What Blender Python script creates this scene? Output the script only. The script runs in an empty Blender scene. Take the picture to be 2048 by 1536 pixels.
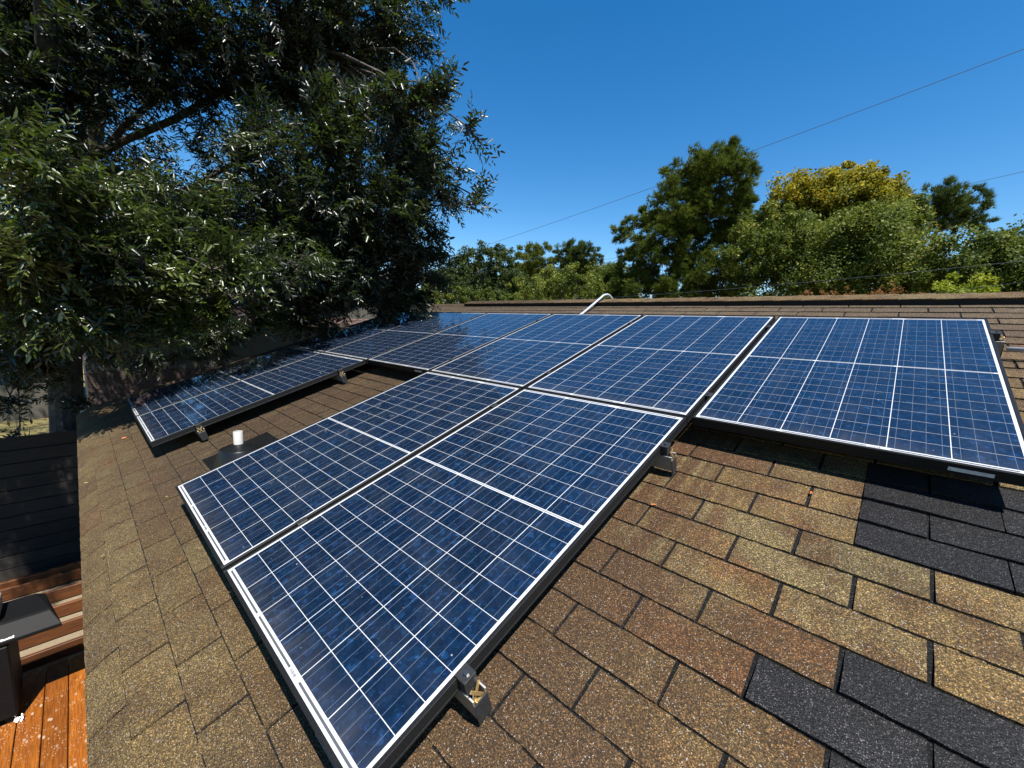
import bpy, math, random
import numpy as np
from mathutils import Matrix, Vector

# ------------------------------------------------------------------ camera, sky, sun, exposure
scene = bpy.context.scene
F_PX = 810.442924                       # focal length in pixels of a 2048 px wide frame
CAM = np.array([0.62989, -1.904312, 3.624864])
RW = np.array([[0.729229, 0.682962, 0.042284],     # camera right, down, forward in world axes
               [0.126217, -0.073519, -0.989275],
               [-0.672528, 0.726744, -0.139814]])
cam_data = bpy.data.cameras.new('camera')
cam = bpy.data.objects.new('camera', cam_data)
scene.collection.objects.link(cam)
cam_data.sensor_fit = 'HORIZONTAL'
cam_data.sensor_width = 36.0
cam_data.lens = 36.0 * F_PX / 2048.0
cam_data.clip_start = 0.02
cam_data.clip_end = 2000.0
m = Matrix(((RW[0][0], -RW[1][0], -RW[2][0], CAM[0]),
            (RW[0][1], -RW[1][1], -RW[2][1], CAM[1]),
            (RW[0][2], -RW[1][2], -RW[2][2], CAM[2]),
            (0, 0, 0, 1)))
cam.matrix_world = m
scene.camera = cam
scene.render.resolution_x = 1024
scene.render.resolution_y = 768

SUN = np.array([0.4443, -0.1726, 0.8791]); SUN /= np.linalg.norm(SUN)
sun_el = math.asin(SUN[2])
sun_az = math.atan2(SUN[0], SUN[1])     # clockwise from +Y
world = bpy.data.worlds.new('World')
scene.world = world
world.use_nodes = True
wn = world.node_tree.nodes; wl = world.node_tree.links
for n in list(wn): wn.remove(n)
sky = wn.new('ShaderNodeTexSky')
sky.sky_type = 'NISHITA'
sky.sun_disc = False
sky.sun_elevation = sun_el
sky.sun_rotation = sun_az
sky.altitude = 0
sky.air_density = 1.0
sky.dust_density = 0.0
sky.ozone_density = 2.0
hsv = wn.new('ShaderNodeHueSaturation')
hsv.inputs['Saturation'].default_value = 1.40
hsv.inputs['Hue'].default_value = 0.5
bgn = wn.new('ShaderNodeBackground'); bgn.inputs['Strength'].default_value = 0.076
wo = wn.new('ShaderNodeOutputWorld')
wl.new(sky.outputs[0], hsv.inputs['Color']); wl.new(hsv.outputs[0], bgn.inputs[0]); wl.new(bgn.outputs[0], wo.inputs[0])

sd = bpy.data.lights.new('sun', 'SUN')
sd.energy = 5.0
sd.angle = math.radians(0.53)
sd.color = (1.0, 0.96, 0.90)
so = bpy.data.objects.new('sun', sd)
scene.collection.objects.link(so)
so.rotation_euler = Vector(SUN).to_track_quat('Z', 'Y').to_euler()

scene.view_settings.view_transform = 'Standard'
scene.view_settings.look = 'None'
scene.view_settings.gamma = 1.0
scene.view_settings.exposure = 1.2
scene.view_settings.use_curve_mapping = False

random.seed(4); rng = np.random.default_rng(11)
C = scene.collection

# ------------------------------------------------------------------ coordinates
PITCH = math.radians(18.435)            # 4:12 roof
Z0 = 3.25                               # height of the panel plane's origin above the ground
ca, sa = math.cos(PITCH), math.sin(PITCH)
ROOF_N = -0.14                          # roof surface below the panel faces
def PW(u, v, n=0.0):
    return Vector((u, v * ca - n * sa, v * sa + n * ca + Z0))
def at(px, py, dist):
    d = np.array([(px - 1024) / F_PX, (py - 768) / F_PX, 1.0]); d /= np.linalg.norm(d)
    return CAM + (d @ RW) * dist

# ------------------------------------------------------------------ mesh helpers
class MB:
    def __init__(s): s.v = []; s.f = []; s.m = []; s.t = []
    def add(s, vs, fs, mi=0, tone=0.5):
        o = len(s.v); s.v += [tuple(p) for p in vs]
        for f in fs: s.f.append(tuple(i + o for i in f)); s.m.append(mi); s.t.append(tone)
    def quad(s, a, b, c, d, mi=0, tone=0.5): s.add((a, b, c, d), ((0, 1, 2, 3),), mi, tone)
    def box(s, x0, x1, y0, y1, z0, z1, mi=0, tone=0.5, mat=None):
        vs = [Vector(p) for p in ((x0,y0,z0),(x1,y0,z0),(x1,y1,z0),(x0,y1,z0),(x0,y0,z1),(x1,y0,z1),(x1,y1,z1),(x0,y1,z1))]
        if mat is not None: vs = [mat @ p for p in vs]
        s.add(vs, ((0,3,2,1),(4,5,6,7),(0,1,5,4),(1,2,6,5),(2,3,7,6),(3,0,4,7)), mi, tone)
    def bbox(s, x0, x1, y0, y1, z0, z1, b=0.003, mi=0, tone=0.5, mat=None):
        # box with its edges chamfered by b
        vs = []; xs = (x0, x1); ys = (y0, y1); zs = (z0, z1)
        idx = {}
        for i in (0, 1):
            for j in (0, 1):
                for k in (0, 1):
                    sx, sy, sz = (1 if i == 0 else -1), (1 if j == 0 else -1), (1 if k == 0 else -1)
                    p = Vector((xs[i], ys[j], zs[k]))
                    idx[i,j,k,'x'] = len(vs); vs.append(p + Vector((0, sy*b, sz*b)))
                    idx[i,j,k,'y'] = len(vs); vs.append(p + Vector((sx*b, 0, sz*b)))
                    idx[i,j,k,'z'] = len(vs); vs.append(p + Vector((sx*b, sy*b, 0)))
        F = []
        for i in (0, 1): F.append([idx[i,j,k,'x'] for j, k in ((0,0),(1,0),(1,1),(0,1))])
        for j in (0, 1): F.append([idx[i,j,k,'y'] for i, k in ((0,0),(1,0),(1,1),(0,1))])
        for k in (0, 1): F.append([idx[i,j,k,'z'] for i, j in ((0,0),(1,0),(1,1),(0,1))])
        for j in (0, 1):
            for k in (0, 1): F.append([idx[0,j,k,'y'], idx[1,j,k,'y'], idx[1,j,k,'z'], idx[0,j,k,'z']])
        for i in (0, 1):
            for k in (0, 1): F.append([idx[i,0,k,'x'], idx[i,1,k,'x'], idx[i,1,k,'z'], idx[i,0,k,'z']])
        for i in (0, 1):
            for j in (0, 1): F.append([idx[i,j,0,'x'], idx[i,j,1,'x'], idx[i,j,1,'y'], idx[i,j,0,'y']])
        for i in (0, 1):
            for j in (0, 1):
                for k in (0, 1): F.append([idx[i,j,k,'x'], idx[i,j,k,'y'], idx[i,j,k,'z']])
        c = Vector(((x0+x1)/2, (y0+y1)/2, (z0+z1)/2)); out = []
        for f in F:
            a = vs[f[0]]; nrm = (vs[f[1]] - a).cross(vs[f[2]] - a)
            mid = sum((vs[q] for q in f), Vector()) / len(f)
            out.append(tuple(f) if nrm.dot(mid - c) > 0 else tuple(reversed(f)))
        if mat is not None: vs = [mat @ p for p in vs]
        s.add(vs, out, mi, tone)
    def tube(s, pts, rads, seg=8, mi=0, tone=0.5, cap=True):
        pts = [Vector(p) for p in pts]
        if not isinstance(rads, (list, tuple)): rads = [rads] * len(pts)
        t0 = (pts[1] - pts[0]).normalized()
        up = Vector((0, 0, 1)) if abs(t0.z) < 0.9 else Vector((1, 0, 0))
        side = t0.cross(up).normalized()
        vs = []
        for i, p in enumerate(pts):
            t = (pts[min(i + 1, len(pts) - 1)] - pts[max(i - 1, 0)]).normalized()
            side = (side - t * side.dot(t)).normalized(); b = t.cross(side)
            for k in range(seg):
                a = 2 * math.pi * k / seg
                vs.append(p + (side * math.cos(a) + b * math.sin(a)) * rads[i])
        fs = []
        for i in range(len(pts) - 1):
            for k in range(seg):
                k2 = (k + 1) % seg
                fs.append((i*seg + k, i*seg + k2, (i+1)*seg + k2, (i+1)*seg + k))
        if cap:
            fs.append(tuple(reversed(range(seg)))); fs.append(tuple((len(pts)-1)*seg + k for k in range(seg)))
        s.add(vs, fs, mi, tone)
    def build(s, name, mats, parent=None, smooth=False, loc=None, rot=None, bevel=0):
        me = bpy.data.meshes.new(name)
        me.from_pydata(s.v, [], s.f)
        if not isinstance(mats, (list, tuple)): mats = [mats]
        for q in mats: me.materials.append(q)
        me.polygons.foreach_set('material_index', s.m)
        a = me.attributes.new('tone', 'FLOAT', 'FACE'); a.data.foreach_set('value', s.t)
        if smooth: me.polygons.foreach_set('use_smooth', [True] * len(s.f))
        me.update()
        o = bpy.data.objects.new(name, me); C.objects.link(o)
        if parent is not None: o.parent = parent
        if loc is not None: o.location = loc
        if rot is not None: o.rotation_euler = rot
        if bevel:
            bm = o.modifiers.new('bevel', 'BEVEL'); bm.width = bevel; bm.segments = 2; bm.limit_method = 'ANGLE'
        return o

def empty(name, loc=(0, 0, 0), rot=(0, 0, 0)):
    o = bpy.data.objects.new(name, None); C.objects.link(o)
    o.empty_display_size = 0.1
    o.location = loc; o.rotation_euler = rot
    return o
def tag(o, label=None, cat=None, group=None, kind=None):
    if label: o['label'] = label
    if cat: o['category'] = cat
    if group: o['group'] = group
    if kind: o['kind'] = kind
    return o
def copy_tree(o, parent=None):
    c = o.copy(); C.objects.link(c); c.parent = parent
    for ch in list(o.children): copy_tree(ch, c)
    return c

# ------------------------------------------------------------------ materials
class NT:
    def __init__(s, name):
        s.mat = bpy.data.materials.new(name); s.mat.use_nodes = True
        s.n = s.mat.node_tree.nodes; s.l = s.mat.node_tree.links
        s.b = s.n['Principled BSDF']
    def node(s, t, **k):
        q = s.n.new(t)
        for a, v in k.items(): setattr(q, a, v)
        return q
    def link(s, a, b): s.l.new(a, b)
    def coord(s, scale=(1, 1, 1), which='Object', off=None):
        tc = s.node('ShaderNodeTexCoord'); mp = s.node('ShaderNodeMapping')
        mp.inputs['Scale'].default_value = scale
        if off: mp.inputs['Location'].default_value = off
        s.link(tc.outputs[which], mp.inputs[0]); return mp.outputs[0]
    def noise(s, vec, scale, detail=3, rough=0.55, dist=0.0):
        q = s.node('ShaderNodeTexNoise'); q.inputs['Scale'].default_value = scale
        q.inputs['Detail'].default_value = detail; q.inputs['Roughness'].default_value = rough
        q.inputs['Distortion'].default_value = dist
        s.link(vec, q.inputs['Vector']); return q.outputs['Fac']
    def voro(s, vec, scale, out='Color', rnd=1.0):
        q = s.node('ShaderNodeTexVoronoi'); q.inputs['Scale'].default_value = scale
        q.inputs['Randomness'].default_value = rnd
        s.link(vec, q.inputs['Vector']); return q.outputs[out]
    def ramp(s, fac, stops, interp='LINEAR'):
        q = s.node('ShaderNodeValToRGB'); q.color_ramp.interpolation = interp
        e = q.color_ramp.elements
        while len(e) > 1: e.remove(e[-1])
        for i, (p, c) in enumerate(stops):
            x = e[0] if i == 0 else e.new(p)
            x.position = p
            x.color = (c, c, c, 1) if isinstance(c, (int, float)) else (*c, 1)
        s.link(fac, q.inputs[0]); return q.outputs[0]
    def mix(s, fac, a, b, mode='MIX'):
        q = s.node('ShaderNodeMix', data_type='RGBA', blend_type=mode)
        for val, i in ((fac, 0), (a, 6), (b, 7)):
            if isinstance(val, (int, float)): q.inputs[i].default_value = val if i == 0 else (val, val, val, 1)
            elif isinstance(val, tuple): q.inputs[i].default_value = (*val, 1)
            else: s.link(val, q.inputs[i])
        return q.outputs[2]
    def math(s, op, a, b=0.0):
        q = s.node('ShaderNodeMath', operation=op)
        for i, val in enumerate((a, b)):
            if isinstance(val, (int, float)): q.inputs[i].default_value = val
            else: s.link(val, q.inputs[i])
        return q.outputs[0]
    def attr(s, name='tone'):
        q = s.node('ShaderNodeAttribute', attribute_name=name); return q.outputs['Fac']
    def bump(s, h, strength=0.3, dist=0.01):
        q = s.node('ShaderNodeBump'); q.inputs['Strength'].default_value = strength; q.inputs['Distance'].default_value = dist
        s.link(h, q.inputs['Height']); s.link(q.outputs[0], s.b.inputs['Normal'])
    def set(s, **k):
        for a, v in k.items():
            i = s.b.inputs[a.replace('_', ' ')]
            if isinstance(v, (int, float)): i.default_value = v
            elif isinstance(v, tuple): i.default_value = (*v, 1)
            else: s.link(v, i)
        return s

def plain(name, col, rough=0.6, metal=0.0, var=0.15, scale=30, spec=0.5, bump=0.0):
    t = NT(name); v = t.coord()
    n = t.noise(v, scale, 4)
    k = t.ramp(n, ((0.3, 1 - var), (0.7, 1 + var)))
    t.set(Base_Color=t.mix(1.0, col, k, 'MULTIPLY'), Roughness=rough, Metallic=metal, Specular_IOR_Level=spec)
    if bump: t.bump(n, bump, 0.005)
    return t.mat

def shingle_mat(name, dark=False, grey=0.0):
    t = NT(name); v = t.coord()
    tone = t.attr()
    gran = t.voro(v, 620 if dark else 460)                                 # ceramic granules, each its own shade
    gsep = t.node('ShaderNodeSeparateColor'); t.link(gran, gsep.inputs[0])
    clump = t.noise(v, 120, 2, 0.7)
    if dark:
        base = t.mix(tone, (0.0018, 0.0017, 0.0019), (0.0040, 0.0038, 0.0039))
        g = t.ramp(gsep.outputs[0], ((0.0, 0.35), (0.74, 1.5), (0.86, 4.0), (0.95, 14.0), (1.0, 34.0)))  # palest stops paint sparkle into the granule colour
        big = t.ramp(t.noise(v, 9, 3), ((0.3, 0.75), (0.7, 1.3)))
        base = t.mix(1.0, base, big, 'MULTIPLY')
    else:
        base = t.ramp(tone, ((0.0, (0.0599, 0.0449, 0.0178)), (0.22, (0.0959, 0.0701, 0.0281)), (0.45, (0.0999, 0.0629, 0.0205)),
                             (0.68, (0.0699, 0.0421, 0.0140)), (0.85, (0.0520, 0.0269, 0.0093)), (1.0, (0.0839, 0.0341, 0.0106))))
        # blended shade inside a tab, and rusty brown runoff stains running down the slope
        bl = t.noise(v, 6.5, 4, 0.6)
        base = t.mix(t.ramp(bl, ((0.44, 0.0), (0.64, 0.9))), base, (0.0500, 0.0257, 0.0080))
        bl3 = t.noise(t.coord((1, 1, 1), off=(2.7, 5.9, 0)), 4.5, 3, 0.6)
        base = t.mix(t.ramp(bl3, ((0.56, 0.0), (0.72, 0.75))), base, (0.0950, 0.0386, 0.0110))
        bl2 = t.noise(t.coord((1, 1, 1), off=(7.3, 1.1, 0)), 4.0, 3, 0.6)
        base = t.mix(t.ramp(bl2, ((0.5, 0.0), (0.75, 0.6))), base, (0.1079, 0.0772, 0.0315))
        st = t.noise(t.coord((16, 1.1, 1)), 1.3, 4, 0.6)
        sx = t.node('ShaderNodeSeparateXYZ'); tc = t.node('ShaderNodeTexCoord'); t.link(tc.outputs['Object'], sx.inputs[0])
        # runoff is heaviest under the left half of the array
        mk = t.math('MULTIPLY', t.ramp(t.math('MULTIPLY', sx.outputs[0], -0.25), ((0.30, 0.0), (0.62, 1.0))),
                    t.ramp(t.math('ADD', t.math('MULTIPLY', sx.outputs[1], 0.4), 1.0), ((0.17, 0.0), (0.34, 1.0))))
        mk = t.math('MULTIPLY', mk, t.ramp(st, ((0.30, 0.5), (0.55, 1.0))))
        base = t.mix(t.math('MULTIPLY', mk, 0.9), base, (0.0270, 0.0142, 0.0047))
        # and beside the lower edge on the right
        mu = t.ramp(t.math('ABSOLUTE', t.math('ADD', sx.outputs[0], 0.03)), ((0.14, 1.0), (0.42, 0.0)))
        st2 = t.noise(t.coord((22, 1.6, 1), off=(3.3, 0.4, 0)), 1.2, 4, 0.6)
        mu = t.math('MULTIPLY', mu, t.ramp(st2, ((0.40, 0.0), (0.60, 0.92))))
        base = t.mix(mu, base, (0.0460, 0.0203, 0.0055))
        # broad brown weathering low on the right of the array
        bw = t.math('ADD', t.math('MULTIPLY', sx.outputs[0], 0.55), t.math('MULTIPLY', sx.outputs[1], 0.55))
        bw = t.math('ADD', bw, t.math('MULTIPLY', t.noise(t.coord(), 2.2, 4), 0.55))
        bm = t.math('MULTIPLY', t.ramp(t.math('ADD', bw, 1.0), ((0.66, 0.9), (1.05, 0.0))), t.ramp(t.math('ADD', sx.outputs[0], 0.9), ((0.25, 0.0), (0.55, 1.0))))
        base = t.mix(bm, base, (0.0479, 0.0268, 0.0113))
        g = t.ramp(gsep.outputs[0], ((0.0, 0.22), (0.45, 0.72), (0.8, 1.4), (0.93, 2.3), (1.0, 4.2)))
        # towards the ridge greyer: partly real tone, partly reflection painted into the colour
        ridge_tint = t.ramp(t.math('MULTIPLY', sx.outputs[1], 0.35), ((0.35, 0.0), (0.85, 0.75)))
        base = t.mix(ridge_tint, base, (0.0639, 0.0467, 0.0298))
    if not dark:      # the granules nearest the eave on the left are olive: partly real tone, partly reflection painted in
        ol = t.math('MULTIPLY', t.ramp(t.math('MULTIPLY', sx.outputs[1], -0.3), ((0.42, 0.0), (0.58, 0.30))), 1.0)
        base = t.mix(ol, base, (0.0699, 0.0521, 0.0221))
    k2 = t.ramp(clump, ((0.25, 0.72), (0.75, 1.25)))
    col = t.mix(1.0, t.mix(1.0, base, g, 'MULTIPLY'), k2, 'MULTIPLY')
    if not dark:      # a few sun glints painted as pale granules
        col = t.mix(t.ramp(gsep.outputs[2], ((0.978, 0.0), (0.990, 0.8))), col, (0.30, 0.29, 0.27))
    t.set(Base_Color=col, Roughness=0.85 if not dark else 0.65, Specular_IOR_Level=0.3 if not dark else 0.25)
    t.bump(t.math('ADD', gsep.outputs[1], t.math('MULTIPLY', clump, 1.0)), 0.75, 0.004)
    return t.mat

M = {}
M['shingle'] = shingle_mat('shingle_granules')
M['shingle_dark'] = shingle_mat('new_shingle_granules', True)
def slot_mat():
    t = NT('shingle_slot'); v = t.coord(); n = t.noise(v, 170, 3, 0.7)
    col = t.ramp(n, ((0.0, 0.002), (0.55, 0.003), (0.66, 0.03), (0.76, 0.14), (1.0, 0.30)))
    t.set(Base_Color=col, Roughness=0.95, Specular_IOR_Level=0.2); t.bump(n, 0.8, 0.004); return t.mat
M['slot'] = slot_mat()
M['frame'] = plain('black_anodised', (0.0085, 0.0088, 0.0092), 0.5, var=0.4, scale=220, spec=0.18)
M['rail'] = plain('black_rail', (0.018, 0.0185, 0.0195), 0.5, var=0.3, scale=120, spec=0.3)
M['bare'] = plain('bare_aluminium', (0.62, 0.60, 0.56), 0.38, metal=0.6, var=0.1)
M['mill'] = plain('mill_finish_aluminium', (0.20, 0.19, 0.17), 0.5, metal=0.3, var=0.1)
M['brass'] = plain('brass_clip', (0.50, 0.34, 0.14), 0.35, metal=0.7, var=0.2)
M['steel'] = plain('steel_bolt', (0.16, 0.16, 0.16), 0.3, metal=0.9)
M['pvc'] = plain('white_pvc', (0.45, 0.44, 0.41), 0.45, var=0.10, scale=14)
M['galv'] = plain('galvanised', (0.62, 0.64, 0.66), 0.35, metal=0.55, var=0.08)
M['rubber'] = plain('black_boot', (0.006, 0.0063, 0.0066), 0.33, var=0.2, spec=0.35)
M['sticker'] = plain('sticker', (0.42, 0.43, 0.43), 0.6, var=0.25, scale=60)
M['print'] = plain('print_ink', (0.10, 0.10, 0.11), 0.7)
M['vent_edge'] = plain('vent_edge', (0.010, 0.010, 0.010), 0.9)

def cell_mat():
    t = NT('polycrystalline_cell')
    oi = t.node('ShaderNodeObjectInfo')
    cb = t.node('ShaderNodeCombineXYZ'); t.link(t.math('MULTIPLY', oi.outputs['Random'], 37.0), cb.inputs[0])
    t.link(t.math('MULTIPLY', oi.outputs['Random'], 11.0), cb.inputs[1])
    tc = t.node('ShaderNodeTexCoord'); va = t.node('ShaderNodeVectorMath', operation='ADD')
    t.link(tc.outputs['Object'], va.inputs[0]); t.link(cb.outputs[0], va.inputs[1])
    mp = t.node('ShaderNodeMapping'); mp.inputs['Scale'].default_value = (1, 0.85, 1); mp.inputs['Rotation'].default_value = (0, 0, 0.35)
    t.link(va.outputs[0], mp.inputs[0])
    v = mp.outputs[0]
    # warp for crystal-like outlines
    wn_ = t.node('ShaderNodeTexNoise'); wn_.inputs['Scale'].default_value = 40; wn_.inputs['Detail'].default_value = 2
    t.link(v, wn_.inputs['Vector'])
    w2 = t.node('ShaderNodeVectorMath', operation='MULTIPLY_ADD'); t.link(wn_.outputs['Color'], w2.inputs[0])
    w2.inputs[1].default_value = (0.02, 0.02, 0.0); t.link(v, w2.inputs[2])
    c1 = t.node('ShaderNodeSeparateColor'); t.link(t.voro(w2.outputs[0], 70), c1.inputs[0])
    c2 = t.node('ShaderNodeSeparateColor'); t.link(t.voro(w2.outputs[0], 190), c2.inputs[0])
    tone = t.attr()
    base = t.mix(tone, (0.0013, 0.0066, 0.0195), (0.0022, 0.0108, 0.0310))
    k1 = t.ramp(c1.outputs[0], ((0.0, 0.78), (0.80, 1.08), (0.92, 1.35), (1.0, 2.5)))
    k2 = t.ramp(c2.outputs[0], ((0.0, 0.80), (0.8, 1.08), (0.95, 1.4), (1.0, 2.6)))
    hue = t.mix(c1.outputs[1], (1.10, 0.92, 1.0), (0.90, 1.10, 1.02))
    col = t.mix(1.0, t.mix(1.0, t.mix(1.0, base, k1, 'MULTIPLY'), k2, 'MULTIPLY'), hue, 'MULTIPLY')
    # dust, water marks and a few pale droppings on the glass
    d1 = t.noise(va.outputs[0], 7, 5, 0.65)
    col = t.mix(t.ramp(d1, ((0.45, 0.0), (0.8, 0.05))), col, (0.22, 0.21, 0.19))
    sy = t.node('ShaderNodeSeparateXYZ'); t.link(tc.outputs['Object'], sy.inputs[0])
    edge = t.ramp(t.math('MULTIPLY', sy.outputs[1], 4.0), ((0.05, 0.30), (0.45, 0.0)))
    run_ = t.noise(t.coord((14, 0.7, 1)), 1.5, 4)
    col = t.mix(t.math('MULTIPLY', edge, t.ramp(run_, ((0.3, 0.1), (0.7, 1.0)))), col, (0.10, 0.09, 0.075))
    col = t.mix(t.math('MULTIPLY', t.ramp(run_, ((0.52, 0.0), (0.8, 0.045))), 1.0), col, (0.14, 0.14, 0.13))
    d2 = t.voro(va.outputs[0], 26, 'Distance')
    d3 = t.noise(va.outputs[0], 55, 3)
    spot = t.math('MULTIPLY', t.ramp(d2, ((0.035, 1.0), (0.09, 0.0))), t.ramp(d3, ((0.54, 0.0), (0.64, 0.55))))
    col = t.mix(spot, col, (0.5, 0.5, 0.48))
    rough = t.ramp(d1, ((0.3, 0.015), (0.8, 0.06)))
    t.set(Base_Color=col, Roughness=0.5, Specular_IOR_Level=0.1, Coat_Weight=1.0, Coat_Roughness=rough, Coat_IOR=1.45)
    return t.mat
M['cell'] = cell_mat()
def glassed(name, col):
    t = NT(name); v = t.coord(); n = t.noise(v, 40, 3)
    t.set(Base_Color=t.mix(1.0, col, t.ramp(n, ((0.3, 0.94), (0.7, 1.04))), 'MULTIPLY'), Roughness=0.6, Specular_IOR_Level=0.1, Coat_Weight=1.0, Coat_Roughness=0.03, Coat_IOR=1.45)
    return t.mat
M['backsheet'] = glassed('white_backsheet', (0.44, 0.45, 0.46))
M['busbar'] = glassed('busbar_ribbon', (0.075, 0.100, 0.140))
M['ribbon'] = glassed('collector_ribbon', (0.065, 0.068, 0.072))

def leaf_mat(name, c0, c1, c2, trans=0.35, rough=0.4, spec=0.5, tcol=(0.16, 0.26, 0.03)):
    t = NT(name); tone = t.attr()
    col = t.ramp(tone, ((0.0, c0), (0.55, c1), (1.0, c2)))
    t.set(Base_Color=col, Roughness=rough, Specular_IOR_Level=spec)
    tr = t.node('ShaderNodeBsdfTranslucent'); t.link(t.mix(0.5, col, tcol), tr.inputs[0])
    mx = t.node('ShaderNodeMixShader'); mx.inputs[0].default_value = trans
    t.link(t.b.outputs[0], mx.inputs[1]); t.link(tr.outputs[0], mx.inputs[2])
    t.link(mx.outputs[0], t.n['Material Output'].inputs[0])
    return t.mat
M['oak_leaf'] = leaf_mat('oak_leaf', (0.0016, 0.0030, 0.0009), (0.0075, 0.0155, 0.0024), (0.058, 0.078, 0.0080), 0.20, 0.38, 0.62)  # tone range also paints shaded and sunlit leaves
M['bark'] = plain('bark', (0.050, 0.041, 0.032), 0.9, var=0.5, scale=14, bump=0.5)
M['pale_bark'] = plain('pale_bark', (0.11, 0.092, 0.072), 0.9, var=0.4, scale=10, bump=0.5)

def wood_mat(name, c0, c1, spots=False, gloss=0.55, axis=0):
    t = NT(name); sc = (1, 9, 9) if axis == 0 else (9, 1, 9)
    v = t.coord(sc); n = t.noise(v, 3.2, 6, 0.65, 0.6); tone = t.attr()
    col = t.mix(t.ramp(n, ((0.3, 0.0), (0.7, 1.0))), c0, c1)
    fine = t.noise(t.coord((2.5, 60, 60) if axis == 0 else (60, 2.5, 60)), 3.0, 3)
    col = t.mix(1.0, col, t.ramp(fine, ((0.3, 0.5), (0.7, 1.3))), 'MULTIPLY')
    col = t.mix(1.0, col, t.ramp(tone, ((0.0, 0.7), (1.0, 1.25))), 'MULTIPLY')
    kn = t.voro(t.coord((1.6, 7, 7) if axis == 0 else (7, 1.6, 7)), 1.0, 'Distance')
    col = t.mix(t.ramp(kn, ((0.05, 0.75), (0.12, 0.0))), col, (0.03, 0.015, 0.008))
    if spots:
        d = t.voro(t.coord((11, 24, 11)), 1.0, 'Distance'); m1 = t.noise(t.coord(), 4.0, 3)
        sp = t.math('MULTIPLY', t.ramp(d, ((0.15, 0.9), (0.25, 0.0))), t.ramp(m1, ((0.47, 0.0), (0.60, 0.9))))
        d2 = t.voro(t.coord((34, 70, 34)), 1.0, 'Distance')
        sp = t.math('MAXIMUM', sp, t.math('MULTIPLY', t.ramp(d2, ((0.18, 0.8), (0.26, 0.0))), t.ramp(t.noise(t.coord(), 6.0, 3), ((0.46, 0.0), (0.6, 1.0)))))
        col = t.mix(sp, col, (0.36, 0.27, 0.20))
    t.set(Base_Color=col, Roughness=gloss)
    t.bump(t.math('ADD', n, fine), 0.25, 0.004)
    return t.mat
M['deck'] = wood_mat('orange_stained_wood', (0.130, 0.032, 0.003), (0.235, 0.076, 0.007), True, 0.45)
M['joist'] = wood_mat('brown_stained_wood', (0.060, 0.0160, 0.0020), (0.130, 0.040, 0.0050), False, 0.6, 1)
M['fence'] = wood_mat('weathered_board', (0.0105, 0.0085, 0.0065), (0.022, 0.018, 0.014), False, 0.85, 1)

# ------------------------------------------------------------------ ground
def ground():
    t = NT('yard_grass'); v = t.coord()
    n1 = t.noise(v, 0.35, 4); n2 = t.noise(v, 9, 4); n3 = t.noise(v, 60, 2)
    col = t.mix(t.ramp(n1, ((0.42, 0.0), (0.6, 1.0))), (0.032, 0.042, 0.010), (0.19, 0.15, 0.042))
    col = t.mix(t.ramp(n2, ((0.4, 0.0), (0.65, 0.7))), col, (0.24, 0.18, 0.07))
    col = t.mix(1.0, col, t.ramp(n3, ((0.3, 0.6), (0.7, 1.4))), 'MULTIPLY')
    t.set(Base_Color=col, Roughness=0.95); t.bump(n3, 0.8, 0.05)
    b = MB(); b.quad((-900, -900, 0), (900, -900, 0), (900, 900, 0), (-900, 900, 0))
    g = b.build('ground', t.mat); tag(g, 'grassy yard ground with dry yellow patches', 'ground', kind='structure')
    t = NT('sandy_soil'); v = t.coord(); n = t.noise(v, 25, 5); n2 = t.noise(v, 140, 2)
    col = t.mix(n, (0.13, 0.098, 0.058), (0.21, 0.165, 0.105))
    col = t.mix(1.0, col, t.ramp(n2, ((0.3, 0.65), (0.7, 1.3))), 'MULTIPLY')
    t.set(Base_Color=col, Roughness=0.95); t.bump(n2, 0.6, 0.01)
    b = MB(); b.quad((-7.5, -6, 0.006), (2, -6, 0.006), (2, -1.5, 0.006), (-7.5, -1.5, 0.006))
    s = b.build('sand_path', t.mat); tag(s, 'bare sandy soil under the unfinished deck', 'sand', kind='structure')
ground()

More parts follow.
